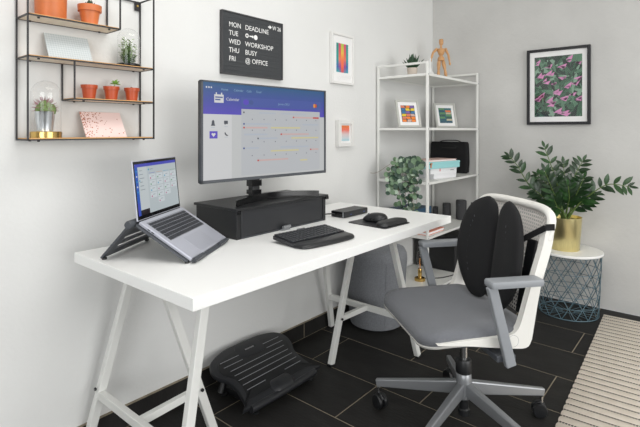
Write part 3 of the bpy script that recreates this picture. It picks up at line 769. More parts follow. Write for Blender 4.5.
# bottom board: cloche with cactus, pink card
zD_ = lev(zD)
t = thing('glass_cloche', 'tall glass bell cloche with brass base on the bottom shelf board', 'cloche', (.615, YM, zD_))
MB().lathe([(.0475, 0), (.0475, .019), (.046, .021), (.002, .021)], 36).build('base', m_brass, t, smooth=35)
MB().lathe(dome(.0455, .17, .0212), 36, cap=False).build('glass_dome', m_glass, t, smooth=80)
t = thing('cactus_pot', 'spiny cactus in a galvanised metal pot under the brass cloche', 'potted cactus', (.612, YM, zD_ + .0214))
MB().lathe([(.0235, 0), (.0305, .064), (.0315, .066), (.029, .066), (.028, .058)], 32).build('pot', m_galv, t, smooth=35)
MB().lathe([(.0285, 0), (.001, .004)], 20).build('soil', m_soil, t, loc=(0, 0, .057))
cm = MB()
for (x, y, r, h) in ((0, 0, .021, .048), (.016, -.012, .014, .034), (-.015, .004, .014, .032), (-.006, -.016, .013, .03)):
    vs = []; n = 16
    prof = [(r * .8, 0), (r, h * .35), (r * .95, h * .65), (r * .6, h * .92), (.001, h)]
    o0 = len(cm.v); cm.lathe(prof, n, c=(x, y, .058))
    for k in range(len(prof)):
        for j in range(0, n, 2):
            i = o0 + k * n + j; v = Vector(cm.v[i]) - Vector((x, y, 0)); cm.v[i] = (x + v.x * .86, y + v.y * .86, v.z)
cm.build('cactus_body', m_cactus, t, smooth=60)
sp = MB(); rnd = random.Random(2)
for i in range(130):
    a = rnd.uniform(0, 2 * PI); el = rnd.uniform(-.2, 1.3); d = Vector((math.cos(a) * math.cos(el), math.sin(a) * math.cos(el), math.sin(el)))
    p = Vector((0, 0, .074)) + Vector((d.x * .026, d.y * .026, d.z * .03)); sp.tube([p, p + d * rnd.uniform(.009, .017)], [.0009, .0004], 3, cap=False)
o = sp.build('spines', m_spine, t); o['kind'] = 'stuff'
def M_speck():
    m = M('pink_speckled_card', (233, 208, 203), .6); nt = m.node_tree; b = nt.nodes['Principled BSDF']
    tc = nt.nodes.new('ShaderNodeTexCoord'); v = nt.nodes.new('ShaderNodeTexVoronoi'); v.inputs['Scale'].default_value = 170; v.inputs['Randomness'].default_value = 1
    sp = nt.nodes.new('ShaderNodeSeparateXYZ'); mr = nt.nodes.new('ShaderNodeMapRange'); mr.inputs[1].default_value = .735; mr.inputs[2].default_value = .84; mr.inputs[3].default_value = .85; mr.inputs[4].default_value = .06
    lt = nt.nodes.new('ShaderNodeMath'); lt.operation = 'LESS_THAN'
    wn = nt.nodes.new('ShaderNodeMath'); wn.operation = 'LESS_THAN'; sc_ = nt.nodes.new('ShaderNodeSeparateColor'); mul = nt.nodes.new('ShaderNodeMath'); mul.operation = 'MULTIPLY'
    l2 = nt.nodes.new('ShaderNodeMath'); l2.operation = 'LESS_THAN'; l2.inputs[1].default_value = .42
    nt.links.new(tc.outputs['Object'], v.inputs['Vector']); nt.links.new(tc.outputs['Object'], sp.inputs[0]); nt.links.new(sp.outputs[0], mr.inputs[0])
    nt.links.new(v.outputs['Color'], sc_.inputs[0]); nt.links.new(sc_.outputs[0], lt.inputs[0]); nt.links.new(mr.outputs[0], lt.inputs[1])
    nt.links.new(v.outputs['Distance'], l2.inputs[0]); nt.links.new(lt.outputs[0], mul.inputs[0]); nt.links.new(l2.outputs[0], mul.inputs[1])
    mx = nt.nodes.new('ShaderNodeMix'); mx.data_type = 'RGBA'; mx.inputs[6].default_value = rgb(233, 208, 203); mx.inputs[7].default_value = rgb(164, 96, 70)
    nt.links.new(mul.outputs[0], mx.inputs[0]); nt.links.new(mx.outputs[2], b.inputs['Base Color']); return m
card('card', 'pale pink card with copper speckles leaning on the bottom shelf board', 'card', .742, .892, 1.705, 1.757, zD_, .092, M_speck(), dx=-.003)

# ------------------------------------------------------------------ rack in the corner
RX, RY, RL, RD = 2.705, 1.3915, .808, .3645
S = .3458; LV = [1.18 + S, 1.18, 1.18 - S, 1.18 - 2 * S, 1.18 - 3 * S]
t = thing('shelving_rack', 'white metal shelving rack with five shelves in the room corner', 'shelving rack', (RX, RY, 0))
p_ = .016; top = LV[0] + .0735
for x in (0, RL):
    for y in (0, RD):
        MB().box(x - p_ / 2, x + p_ / 2, y - p_ / 2, y + p_ / 2, .006, top).build('post', m_whmetal, t, bevel=.002, seg=1)
        MB().lathe([(.011, 0), (.011, .006)], 12).build('foot', m_white, t, loc=(x, y, 0))
for x in (0, RL):
    MB().box(x - .006, x + .006, p_ / 2, RD - p_ / 2, top - .014, top).build('top_rail', m_whmetal, t)
for z in LV:
    s_ = MB(); s_.box(p_ / 2, RL - p_ / 2, -.005, RD + .004, z - .004, z)
    s_.box(-.004, RL + .004, -.006, -.002, z - .016, z); s_.box(-.004, RL + .004, RD + .002, RD + .006, z - .016, z)
    s_.box(-.004, .002, -.004, RD + .004, z - .016, z); s_.box(RL - .002, RL + .004, -.004, RD + .004, z - .016, z)
    s_.build('shelf', m_whmetal, t)
    for x in (-.0, RL):
        MB().lathe([(.004, -.001), (.004, .0015)], 8, axis='y').build('bolt', m_base, t, loc=(x, -p_ / 2 - .0015, z - .008))
# -- top shelf
zs = LV[0] + .0004
t = thing('potted_succulent', 'spiky dark green succulent in a pale pot on the top rack shelf', 'potted plant', (2.862, 1.585, zs))
MB().lathe([(.03, 0), (.036, .062), (.033, .062), (.032, .052)], 24).build('pot', M('pale_stone_pot', (196, 184, 172), .8), t, smooth=35)
MB().lathe([(.032, 0), (.001, .003)], 16).build('soil', m_soil, t, loc=(0, 0, .05))
rosette(MB(), 24, .105, .022, -.012, .05, seed=2, tilt=(.5, 1.45)).build('leaves', m_dkgreen, t, smooth=40)
t = thing('vase', 'small white bottle vase beside the wooden mannequin on the rack', 'vase', (3.15, 1.6, zs))
MB().lathe([(.026, 0), (.032, .02), (.03, .05), (.012, .085), (.008, .1), (.008, .16), (.0095, .165), (.006, .165), (.006, .1)], 24).build('body', M('white_ceramic', (222, 222, 220), .35), t, smooth=50)
# mannequin: one continuous wooden figure with joints as parts
t = thing('mannequin', 'jointed wooden artist mannequin standing on the top rack shelf', 'mannequin', (3.27, 1.57, zs), math.radians(-52))
def ball(parent, p, r, name='joint'): MB().lathe([(r * math.sin(PI * i / 8) + .0001, -r * math.cos(PI * i / 8)) for i in range(9)], 12, c=p).build(name, m_bamboo, parent, smooth=80)
def limb(name, p, q, r0, r1, r2):
    p, q = Vector(p), Vector(q); MB().tube([p, p.lerp(q, .08), p.lerp(q, .4), p.lerp(q, .92), q], [r0 * .6, r0, r1, r2, r2 * .6], 12).build(name, m_bamboo, t, smooth=60)
limb('chest', (0, 0, .248), (0, 0, .195), .033, .03, .017)
limb('hip', (0, 0, .19), (0, 0, .155), .018, .025, .027); ball(t, (0, 0, .192), .013)
limb('neck', (0, 0, .25), (0, 0, .272), .008, .008, .008)
limb('head', (0, -.003, .27), (0, -.003, .318), .012, .0175, .016)
for s, el, ha in ((-1, (-.062, -.012, .215), (-.078, -.02, .165)), (1, (.054, 0, .2), (.06, -.012, .145))):
    sh_ = (s * .034, 0, .242); ball(t, sh_, .011)
    limb('upper_arm', sh_, el, .0105, .01, .008); ball(t, el, .0085); limb('forearm', el, ha, .0085, .0085, .006)
    d = (Vector(ha) - Vector(el)).normalized(); limb('hand', ha, tuple(Vector(ha) + d * .026), .006, .009, .005)
for s, kn, an in ((-1, (-.02, -.004, .085), (-.019, 0, .014)), (1, (.026, -.012, .086), (.04, -.005, .014))):
    hp = (s * .015, 0, .155); ball(t, hp, .011); limb('thigh', hp, kn, .0135, .0145, .0095); ball(t, kn, .009); limb('shin', kn, an, .0095, .0115, .007)
    MB().pillow(rrect(-.009, .009, -.032, .01, .008, 3), lambda u, v, h, a=an: (a[0] + u, a[1] + v, h), [(.9, .0003), (1, .004), (.95, .009), (.6, .015), (.2, .016)]).build('foot', m_bamboo, t, smooth=60)
# -- second shelf: two photo frames turned to the room
zs = LV[1] + .0006
def artm(cols, seed, ob):
    def f(t, y, W, H):
        mats = [M('print_%d_%d' % (seed, i), c, .6) for i, c in enumerate(cols)]; mb = MB(); rnd = random.Random(seed)
        a0, a1, z0, z1 = -W/2 + .034, W/2 - .034, .038, H - .038; R, C = ob
        mb.add([(a0, y, z0), (a1, y, z0), (a1, y, z1), (a0, y, z1)], [(0, 1, 2, 3)], 0)
        for r_ in range(R):
            for c in range(C):
                ua, ub = a0 + (a1 - a0) * (c + .08) / C, a0 + (a1 - a0) * (c + .94) / C; va, vb = z0 + (z1 - z0) * (r_ + .08) / R, z0 + (z1 - z0) * (r_ + .92) / R
                dx = rnd.uniform(-.006, .006)
                q = [(ua, va), (ub, va), (ub + dx, vb), (ua + dx, vb)]
                mb.add([(min(max(u, a0), a1), y - .0003, v) for u, v in q], [(0, 1, 2, 3)], rnd.randrange(1, len(cols)))
        mb.build('art_print', mats, t)
    return f
m_frgr = M('pale_grey_frame', (188, 188, 182), .5)
for (nm, lab, x, y, rz, art) in (
    ('photo_frame', 'pale frame with multicoloured patchwork print on the middle rack shelf', 2.825, 1.585, math.radians(-33), artm([(40, 52, 60), (226, 196, 40), (216, 120, 90), (70, 120, 60), (120, 90, 160), (236, 130, 30), (40, 110, 160), (200, 170, 160)], 11, (6, 3))),
    ('photo_frame', 'pale frame with teal and orange landscape print on the middle rack shelf', 3.345, 1.56, math.radians(-38), artm([(40, 98, 108), (50, 110, 118), (44, 84, 76), (226, 120, 60), (90, 140, 90), (190, 180, 150), (34, 80, 100)], 5, (7, 2)))):
    t = picture(nm, lab, (x, y, zs), rz, .172, .195, .014, .014, m_frgr, 0, art, tilt=math.radians(-16))
    MB().bar((0, -.004, .1), (0, .06, .019), .04, .003, up=(0, 1, 1)).build('easel_back', m_char, t)
# -- third shelf: trailing plant, stack of boxes, black bag
zs = LV[2] + .0004
ra = math.radians(-11)
def boxbook(name, label, cat, cx, cy, z, L, W, H, mat, rz, extra=None, paper=None):
    t = thing(name, label, cat, (cx, cy, z), rz)
    if paper:
        MB().box(-L/2, L/2, -W/2, W/2, 0, .003).build('cover', mat, t); MB().box(-L/2, L/2, -W/2, W/2, H - .003, H).build('cover', mat, t)
        MB().box(-L/2 + .004, L/2 - .004, -W/2 + .003, W/2 - .002, .003, H - .003).build('pages', paper, t)
    else:
        MB().box(-L/2, L/2, -W/2, W/2, 0, H * .72).build('tray', mat, t, bevel=.001, seg=1)
        MB().box(-L/2 - .0015, L/2 + .0015, -W/2 - .0015, W/2 + .0015, H * .72, H).build('lid', mat, t, bevel=.001, seg=1)
    if extra: extra(t, L, W, H)
    return t
m_whbox = M('white_card_box', (226, 226, 228), .6); m_tealb = M('pale_teal_box', (152, 208, 210), .55)
m_redm = M('red_mark', (200, 60, 60), .6)
def marks(t, L, W, H):
    MB().box(-.05, -.042, -W/2 - .0019, -W/2 - .0014, H * .45, H * .95).build('red_label', m_redm, t)
    MB().box(.07, .11, -W/2 - .0019, -W/2 - .0014, H * .5, H * .6).build('text_line', m_char, t)
boxbook('storage_box', 'thin white box at the bottom of the stack on the rack', 'box', 3.045, 1.497, zs, .25, .15, .034, m_whbox, ra)
boxbook('storage_box', 'white box with small red label under the pale teal box', 'box', 3.03, 1.5, zs + .0342, .29, .15, .036, m_whbox, ra, marks)
def flowers(t, L, W, H):
    for i, (x, z, c) in enumerate(((-.15, .024, m_terra), (-.158, .034, m_brass), (-.142, .036, m_terra), (-.15, .014, m_terra))): MB().lathe([(.007, 0), (.006, .001)], 8, axis='y').build('flower_print', c, t, loc=(x, -W/2 - .0028, z))
boxbook('storage_box', 'pale teal box lying on the white boxes of the rack', 'box', 3.025, 1.502, zs + .0706, .35, .17, .047, m_tealb, ra, flowers)
boxbook('notebook', 'thin pale pink notebook lying on top of the teal box', 'notebook', 3.01, 1.502, zs + .118, .31, .16, .012, M('pale_pink_cover', (214, 184, 176), .7), ra, None, m_paper)
t = thing('bag', 'black soft shoulder bag standing on the rack behind the boxes', 'bag', (3.44, 1.583, zs))
bo = rrect(-.0, .055, -.142, .165, .02, 4)
MB().pillow(bo, lambda u, v, h: (u + .006 * math.sin(v * 40) * (h > .01), v, h), [(.9, .0005), (1, .01), (1.02, .08), (1.0, .18), (.98, .225), (.93, .24), (.3, .238)]).build('body', m_blackfab, t, smooth=60)
MB().tube(catmull([(.02, -.09, .233), (.0, -.07, .25), (-.004, 0, .252), (.0, .06, .247), (.02, .09, .233)], 5), .006, 8, sq=.5).build('strap', m_blackfab, t, smooth=60)
MB().box(-.004, .0, -.06, .06, .19, .2).build('zip', m_gloss, t)
# trailing plant
t = thing('trailing_plant', 'trailing plant with round grey-green leaves hanging off the rack', 'potted plant', (2.765, 1.53, zs))
MB().lathe([(.034, 0), (.045, .08), (.042, .08), (.041, .07)], 24).build('pot', m_white, t, smooth=35)
MB().lathe([(.041, 0), (.001, .004)], 16).build('soil', m_soil, t, loc=(0, 0, .068))
rnd = random.Random(21)
st = MB(); lv = [MB(), MB(), MB()]
def rleaf(p, nrm, r):
    nrm = nrm.normalized(); a = nrm.cross(Vector((0, 0, 1)));
    if a.length < .05: a = Vector((1, 0, 0))
    a.normalize(); b = nrm.cross(a); vs = [p + nrm * r * .12]
    for k in range(9): th = 2 * PI * k / 9; vs.append(p + (a * math.cos(th) + b * math.sin(th)) * r)
    lv[rnd.choice([0, 0, 0, 1, 1, 2])].add(vs, [(0, 1 + k, 1 + (k + 1) % 9) for k in range(9)])
vt = Vector((-.64, -.77, 0)); side = Vector((.644, -.765, 0))
for i in range(13):
    sd = -.105 + .21 * i / 12 + rnd.uniform(-.006, .006); ln_ = rnd.uniform(.22, .34) if sd > -.05 else rnd.uniform(.08, .17)
    front = rnd.uniform(.085, .13)
    base_ = Vector((-.078 + rnd.uniform(-.02, .0), 0, 0)) + side * sd
    # strands spill over the short end of the shelf
    p0 = Vector((rnd.uniform(-.02, .02), rnd.uniform(-.02, .02), .072)); p1 = Vector((base_.x * .55, base_.y * .55, .13 + rnd.uniform(-.015, .02)))
    p2 = Vector((base_.x, base_.y, .06)); p2.x = min(p2.x, -.082 - rnd.random() * .03); p3 = p2 + Vector((rnd.uniform(-.01, .005), rnd.uniform(-.015, .015), -ln_ * .5)); p4 = p3 + Vector((rnd.uniform(-.004, .008), rnd.uniform(-.015, .015), -ln_ * .5))
    path = catmull([p0, p1, p2, p3, p4], 7); st.tube(path, .0011, 5)
    k = 3
    while k < len(path):
        q = path[k]; f = k / len(path)
        for s in (-1, 1):
            off = side * s * rnd.uniform(.008, .02) + vt * rnd.uniform(-.002, .018) + Vector((0, 0, rnd.uniform(-.008, .008)))
            rleaf(q + off, vt + Vector((rnd.uniform(-.5, .5), rnd.uniform(-.5, .5), rnd.uniform(-.1, .7))), rnd.uniform(.014, .023) * (1.15 - .45 * f))
        k += rnd.choice([2, 3, 3])
st.tube(catmull([(0, 0, .075), (-.1, .07, .12), (-.17, .16, .055), (-.20, .2, .05)], 6), .0012, 5)
rleaf(Vector((-.14, .06, .035)), vt, .022)
for i in range(24):
    a = rnd.uniform(0, 2 * PI); e_ = rnd.uniform(.05, 1.2); q = Vector((-.03 + .085 * math.cos(a) * math.cos(e_), .09 * math.sin(a) * math.cos(e_), .085 + .055 * math.sin(e_)))
    rleaf(q, vt + Vector((rnd.uniform(-.5, .5), rnd.uniform(-.5, .5), rnd.uniform(0, .9))), rnd.uniform(.015, .024))
st.build('vines', m_vine, t)
for m_, l_ in zip(m_leafs, lv):
    o = l_.build('foliage', m_, t, smooth=60); o['kind'] = 'stuff'
# -- fourth shelf: blue box, speakers, salmon folder
zs = LV[3] + .0004
m_blue = M('dark_blue_box', (38, 76, 104), .5)
def ring(t, L, W, H):
    MB().tube([(-.02 + .014 * math.cos(2*PI*i/16), -W/2 - .002, H * .6 + .012 * math.sin(2*PI*i/16)) for i in range(16)], .003, 6, closed=True).build('ring_print', m_cream, t)
boxbook('storage_box', 'dark blue box with a pale ring print behind the desk corner', 'box', 2.86, 1.60, zs, .26, .18, .15, m_blue, 0, ring)
def speaker(label, x, y, r, h):
    t = thing('speaker', label, 'speaker', (x, y, zs), 0, 'cylindrical speakers on the rack')
    m = M('speaker_fabric', (62, 62, 64), .85, bump=.4, bscale=300)
    MB().lathe([(r * .8, 0), (r * .97, .004), (r, .012), (r, h - .012), (r * .96, h - .004), (r * .85, h - .001), (r * .3, h - .001)], 28).build('body', m, t, smooth=50)
    MB().lathe([(r * .7, 0), (r * .68, .0015)], 24).build('top_panel', m_gloss, t, loc=(0, 0, h - .001))
    MB().lathe([(.006, 0), (.005, .0015)], 12, axis='x').build('emblem', m_char, t, loc=(-r - .0005, -.0, h * .78))
speaker('tallest dark grey cylindrical speaker, nearest the chair on the rack', 3.42, 1.478, .0395, .148)
speaker('medium dark grey cylindrical speaker between the two others on the rack', 3.43, 1.6, .0315, .112)
speaker('smallest dark grey cylindrical speaker beside the blue box on the rack', 3.45, 1.705, .022, .07)
boxbook('folder', 'salmon pink folder lying on the rack shelf just under desk height', 'folder', 2.86, 1.452, zs, .24, .09, .02, M('salmon_cover', (206, 132, 112), .7), 0, None, m_paper)
# -- bottom shelf: black storage box, lamp, cable
zs = LV[4] + .0004
t = thing('storage_box', 'large black storage box on the bottom shelf of the rack', 'box', (3.345, 1.588, zs))
MB().box(-.145, .145, -.157, .157, 0, .19).build('tray', m_black, t, bevel=.003, seg=1)
MB().box(-.148, .148, -.160, .160, .19, .245).build('lid', m_blacksoft, t, bevel=.003, seg=1)
t = thing('table_lamp', 'small brass table lamp with clear glass bulb on the bottom rack shelf', 'lamp', (2.885, 1.54, zs))
MB().lathe([(.036, 0), (.037, .016), (.033, .02), (.014, .021), (.012, .03), (.0135, .034), (.0135, .075), (.012, .08), (.001, .08)], 28).build('base', m_brass, t, smooth=35)
MB().lathe([(.011, 0), (.016, .02), (.022, .07), (.02, .1), (.01, .122), (.0005, .126)], 22, cap=False).build('glass_bulb', m_glass, t, loc=(0, 0, .078), smooth=80)
m_fil = M('amber_filament', (216, 140, 60), .5, emit=.25)
MB().tube([(0, 0, .08), (.004, 0, .1), (-.004, 0, .125), (.003, 0, .15)], .002, 6).build('filament', m_fil, t)
tag(MB().tube(catmull([(2.905, 1.545, zs + .004), (2.96, 1.5, zs + .004), (3.02, 1.45, zs + .004), (3.1, 1.42, zs + .004), (3.16, 1.41, zs + .004)], 6), .003, 6).build('cable', m_black, None, smooth=60), 'black lamp cable lying on the bottom shelf of the rack', 'cable')

# ------------------------------------------------------------------ pouf, footrest
t = thing('pouf', 'tall round grey felt pouf standing under the desk', 'pouf', (2.40, 1.575, 0))
MB().lathe([(.14, .006), (.155, .012), (.16, .03), (.186, .40), (.184, .43), (.17, .455), (.13, .468), (.001, .47)], 40).build('body', m_pouffab, t, smooth=50)
MB().lathe([(.135, 0), (.135, .008)], 24).build('base_ring', m_black, t, loc=(0, 0, 0))
MB().tube([(-.16 * math.cos(.9) , -.16 * math.sin(.9), .03), (-.1865 * math.cos(.9), -.1865 * math.sin(.9), .4)], .002, 6).build('seam', m_pouffab, t)

t = thing('footrest', 'black sloped plastic footrest with ribbed surface on the tiles under the desk', 'footrest', (1.48, 1.45, 0))
ang = math.atan(.39)
def fr_(u, v, h): return Vector((u, v * math.cos(ang) - h * math.sin(ang), .045 + v * math.sin(ang) + h * math.cos(ang)))
fo = catmull([(-.213, -.01, 0), (-.214, .0, 0), (-.196, .08, 0), (-.202, .14, 0), (-.235, .19, 0), (-.232, .235, 0), (-.2, .272, 0), (-.12, .298, 0), (-.05, .302, 0), (.04, .302, 0), (.11, .298, 0), (.19, .275, 0), (.226, .23, 0), (.222, .18, 0), (.196, .13, 0), (.194, .08, 0), (.208, .0, 0), (.207, -.01, 0)], 4, True)
fo = [(p.x, p.y) for p in fo]
MB().pillow(fo, fr_, [(.9, -.022), (.985, -.02), (1.0, -.008), (.985, -.001), (.95, .001), (.5, .001)]).build('platform', m_blacksoft, t, smooth=45)
ins = [(u * .87, .14 + (v - .14) * .8) for u, v in fo]
MB().pillow(ins, fr_, [(1, -.001), (.995, .0025), (.97, .0035), (.3, .0035)]).build('rubber_pad', m_black, t, smooth=45)
m_rib = M('grey_rib', (140, 142, 146), .5)
for i in range(7):
    v = .062 + i * .029; k = .02 * max(0, (i - 4))
    seg = [(-.165, .165)]
    if i >= 5: seg = [(-.18, -.075), (.075, .18)]
    if i <= 0: seg = [(-.165, -.06), (.06, .165)]
    for a, b_ in seg: MB().tube([fr_(a, v, .0038), fr_(b_, v, .0038)], .0013, 6).build('rib', m_rib, t)
MB().pillow(rrect(-.065, .065, -.02, .05, .03, 5), fr_, [(1, 0.0), (.85, .009), (.55, .014), (.1, .015)]).build('front_bump', m_blacksoft, t, smooth=50)
lg = MB().pillow(rrect(-.075, .075, .205, .29, .035, 5), fr_, [(1, .002), (1, .0042), (.96, .005), (.3, .005)]).build('badge_panel', m_blacksoft, t, smooth=45)
bm_ = MB().pillow(rrect(-.036, .036, .237, .257, .009, 4), fr_, [(1, .005), (1, .0058), (.3, .0058)]).build('badge', m_black, lg, smooth=45)
mk = MB()
for k in range(9): mk.prism([(-.027 + k * .006, .243), (-.0235 + k * .006, .243), (-.0235 + k * .006, .251), (-.027 + k * .006, .251)], fr_, .0057, .0061)
mk.build('badge_print', M('badge_grey', (150, 150, 152), .5), lg)
lip_ = MB().tube([fr_(-.2, -.012, -.012), fr_(-.06, -.016, -.012), fr_(.06, -.016, -.012), fr_(.195, -.012, -.012)], .016, 12).build('front_edge', m_blacksoft, t, smooth=60)
bs = MB(); bs.box(-.16, .16, .0, .24, .004, .03); bs.build('base_frame', m_black, t, bevel=.004)
for s in (-1, 1):
    MB().tube([(s * .19, .2, .02), (s * .17, .2, .07), (s * .13, .19, .10)], [.016, .014, .012], 10).build('swivel_leg', m_black, t, smooth=50)
    for y in (.0, .2): MB().lathe([(.016, 0), (.016, .006)], 12).build('foot_pad', m_black, t, loc=(s * .17, y + (.0), 0))

# ------------------------------------------------------------------ office chair
CZ = math.radians(51)
CH = (1.77, .755, 0)
t = thing('office_chair', 'office chair with grey fabric seat and white mesh back on castors', 'chair', CH, CZ)
# star base
hub = MB(); hub.lathe([(.02, .115), (.029, .122), (.031, .19), (.029, .212), (.026, .216), (.001, .216)], 24)
sb = hub.build('star_base', m_base, t, smooth=40)
for k in range(5):
    a = math.radians(34 + 72 * k) - CZ
    d = Vector((math.cos(a), math.sin(a), 0))
    MB().bar(d * .02 + Vector((0, 0, .158)), d * .355 + Vector((0, 0, .100)), .028, .052, w2=.02, h2=.03).build('base_leg', m_base, sb, bevel=.005)
    c = thing('x', None, None); c.name = 'caster'; c.parent = t; c.location = d * .345; c.rotation_euler = (0, 0, a + random.Random(k).uniform(-.8, .8) + PI / 2)
    for s in (-1, 1): MB().lathe([(.012, -.009), (.026, -.008), (.0285, -.004), (.0285, .004), (.026, .008), (.012, .009)], 20, axis='x').build('wheel', m_black, c, loc=(s * .0135, .008, .0287), smooth=35)
    MB().lathe([(.007, 0), (.007, .032)], 10).build('caster_stem', m_chrome, c, loc=(0, 0, .05))
    MB().tube([(-.0, -.014, .034), (0, -.008, .052), (0, .006, .06), (0, .022, .056), (0, .034, .044)], .010, 8, sq=.5).build('hood', m_black, c, smooth=50)
g = MB(); g.lathe([(.03, .218), (.031, .225), (.031, .262), (.027, .27), (.018, .271)], 20); g.build('gas_sleeve', m_black, t, smooth=35)
MB().lathe([(.0145, .26), (.0145, .36)], 18).build('gas_rod', m_chrome, t, smooth=35)
MB().lathe([(.012, .05), (.022, .053), (.022, .075), (.018, .08), (.018, .115)], 18).build('gas_end', m_black, t, smooth=35)
# mechanism
mech = [(-.17, .0), (-.13, -.02), (.06, -.035), (.12, -.012), (.19, .005), (.19, .02), (-.17, .02)]
MB().prism([(-.14, .38), (-.07, .35), (.05, .345), (.1, .375), (.2, .425), (-.14, .425)], lambda u, v, h: (h, u, v), -.075, .075).build('mechanism', m_char, t, bevel=.006)
MB().bar((-.272, -.012, .396), (.272, -.012, .396), .07, .022).build('arm_crossbar', m_char, t, bevel=.004)
MB().tube([(.09, .04, .395), (.2, .06, .40), (.235, .06, .41)], .006, 8).build('tilt_lever', m_black, t)
# seat
SOUT = rrect(-.238, .242, -.165, .264, .07, 6)
def seatz(u, v, h):
    z = h + .012 * max(0, (v - .02)) / .24 * 0
    fr = max(0, (v - .08) / .18); z -= .016 * fr * fr
    z -= .012 * max(0, (-.06 - v) / .1)
    z += .010 * (abs(u) / .24) ** 2 * (1 if h > .45 else .4)
    return (u, v, z)
MB().pillow(SOUT, seatz, [(.88, .432), (.965, .436), (1, .447), (1.005, .458), (.985, .471), (.93, .479), (.75, .4825), (.45, .479), (.1, .478)], c=(0, .02)).build('seat_cushion', m_greyfab, t, smooth=60)
MB().pillow(SOUT, seatz, [(.6, .420), (.9, .424), (.985, .433), (1.0, .441), (.97, .4435)], c=(0, .02)).build('seat_shell', m_chairwh, t, smooth=50)
side_prof = catmull([(.215, .452, 0), (.14, .457, 0), (.0, .462, 0), (-.045, .466, 0), (-.068, .482, 0), (-.085, .52, 0), (-.116, .62, 0), (-.163, .76, 0), (-.178, .82, 0),
             (-.206, .82, 0), (-.195, .744, 0), (-.155, .62, 0), (-.126, .47, 0), (-.118, .438, 0), (-.098, .416, 0), (-.03, .420, 0), (.12, .440, 0), (.215, .449, 0)], 3, True)
for s in (-1, 1):
    MB().prism([(p.x, p.y) for p in side_prof], lambda u, v, h, s=s: (s * h, u, v), .226, .252).build('side_frame', m_chairwh, t, bevel=.004)
    MB().tube([(s * .2515, -.05 + .02 * math.cos(2*PI*i/24), .443 + .02 * math.sin(2*PI*i/24)) for i in range(24)], .0009, 5, closed=True).build('pivot_ring', m_armgrey, t)
    # arm
    ar = MB().bar((s * .282, -.02, .376), (s * .282, .05, .645), .02, .036, up=(0, 1, 0), w2=.022, h2=.034).build('arm_support', m_armgrey, t, bevel=.004)
    MB().pillow(rrect(s * .28 - .027, s * .28 + .027, -.132, .062, .008, 3), lambda u, v, h: (u, v, h), [(.8, .642), (.97, .643), (1, .648), (1, .66), (.97, .6645), (.85, .6655), (.1, .6655)]).build('arm_pad', m_armgrey, t, smooth=50)
bow = lambda x: -.03 * (1 - (x / .24) ** 2)
lean = lambda z: -.100 - .285 * (z - .5)
path = []
for i in range(25):
    th = PI * (1 - i / 24); cc = math.cos(th); sn = max(0, math.sin(th)); x = .239 * math.copysign(abs(cc) ** .42, cc); z = .80 + .075 * sn ** .45
    path.append((x, lean(z) - .01 + bow(x), z))
path = [(-.239, lean(.78) - .01, .78)] + path + [(.239, lean(.78) - .01, .78)]
MB().tube(path, .016, 10).build('top_frame', m_chairwh, t, smooth=60)
# perforated mesh sheet: real holes
NU, NV = 34, 30; vs = []; fs = []
def sheet(u, v):
    x = -.23 + .46 * u; z0 = .5; ztop = .868 - .05 * max(0, abs(2 * u - 1) - .75) / .25
    z = z0 + (ztop - z0) * v; return Vector((x, lean(z) - .012 + bow(x), z))
for i in range(NU):
    for j in range(NV):
        o_ = .5 / NU if j % 2 else 0
        c0, c1, r0, r1 = i / NU + o_, (i + 1) / NU + o_, j / NV, (j + 1) / NV
        if c1 > 1: continue
        k = .42; q = [(c0, r0), (c1, r0), (c1, r1), (c0, r1)]; m_ = ((c0 + c1) / 2, (r0 + r1) / 2)
        b0 = len(vs); vs += [sheet(*p) for p in q]; vs += [sheet(m_[0] + (p[0] - m_[0]) * (1 - k), m_[1] + (p[1] - m_[1]) * (1 - k)) for p in q]
        fs += [(b0 + a, b0 + (a + 1) % 4, b0 + 4 + (a + 1) % 4, b0 + 4 + a) for a in range(4)]
mm = MB().add(vs, fs).build('back_mesh', m_meshwh, t); mm['kind'] = 'stuff'

# butterfly back support strapped to the chair
t = thing('back_support', 'black two-winged back support cushion strapped to the office chair', 'cushion', CH, CZ)
wing = catmull([(.085, .89, 0), (.045, .88, 0), (.02, .842, 0), (.014, .74, 0), (.013, .62, 0), (.016, .54, 0), (.045, .487, 0), (.11, .489, 0), (.17, .545, 0), (.208, .615, 0), (.219, .69, 0), (.205, .78, 0), (.16, .853, 0)], 4, True)
wing = [(p.x, p.y) for p in wing]
for s in (-1, 1):
    def wf(u, v, h, s=s): return (s * u, -.120 + .18 * u - .14 * (v - .5) + h, v)
    MB().pillow(wing, wf, [(.85, -.004), (.97, -.002), (1, .008), (.985, .018), (.92, .026), (.75, .032), (.4, .034), (.1, .034)]).build('wing', m_blackfab, t, smooth=60)
    pf = MB(); rnd = random.Random(5)
    for k in range(11):
        v = .58 + .022 * k; u = .13 - .00 * k - .05 * ((k - 5) / 6) ** 2 * .6
        p = Vector(wf(u + rnd.uniform(-.004, .004), v, .0325)); pf.tube([p, p + Vector((s * .003, .0, .008))], .0013, 5)
    pf.build('stitch_row', M('stitch_grey_%d' % s, (86, 88, 92), .8), t)
    # strap round the back frame and the hinge arm behind
    y0 = lean(.78)
    MB().bar((s * .12, -.150, .745), (s * .254, -.171, .825), .004, .02, up=(0, 0, 1)).build('strap', m_blackfab, t)
    MB().bar((s * .2545, -.171, .826), (s * .2545, -.206, .826), .004, .022, up=(0, 0, 1)).build('strap', m_blackfab, t)
    MB().bar((s * .17, -.132, .5), (s * .165, -.186, .765), .05, .012, up=(0, 1, 0)).build('rear_frame', m_black, t, bevel=.004)
    MB().bar((s * .1, -.125, .53), (s * .1, -.165, .72), .05, .016, up=(0, 1, 0)).build('hinge_arm', m_black, t, bevel=.004)
MB().bar((0, -.145, .5), (0, -.185, .8), .035, .016, up=(0, 1, 0)).build('spine', m_black, t, bevel=.004)

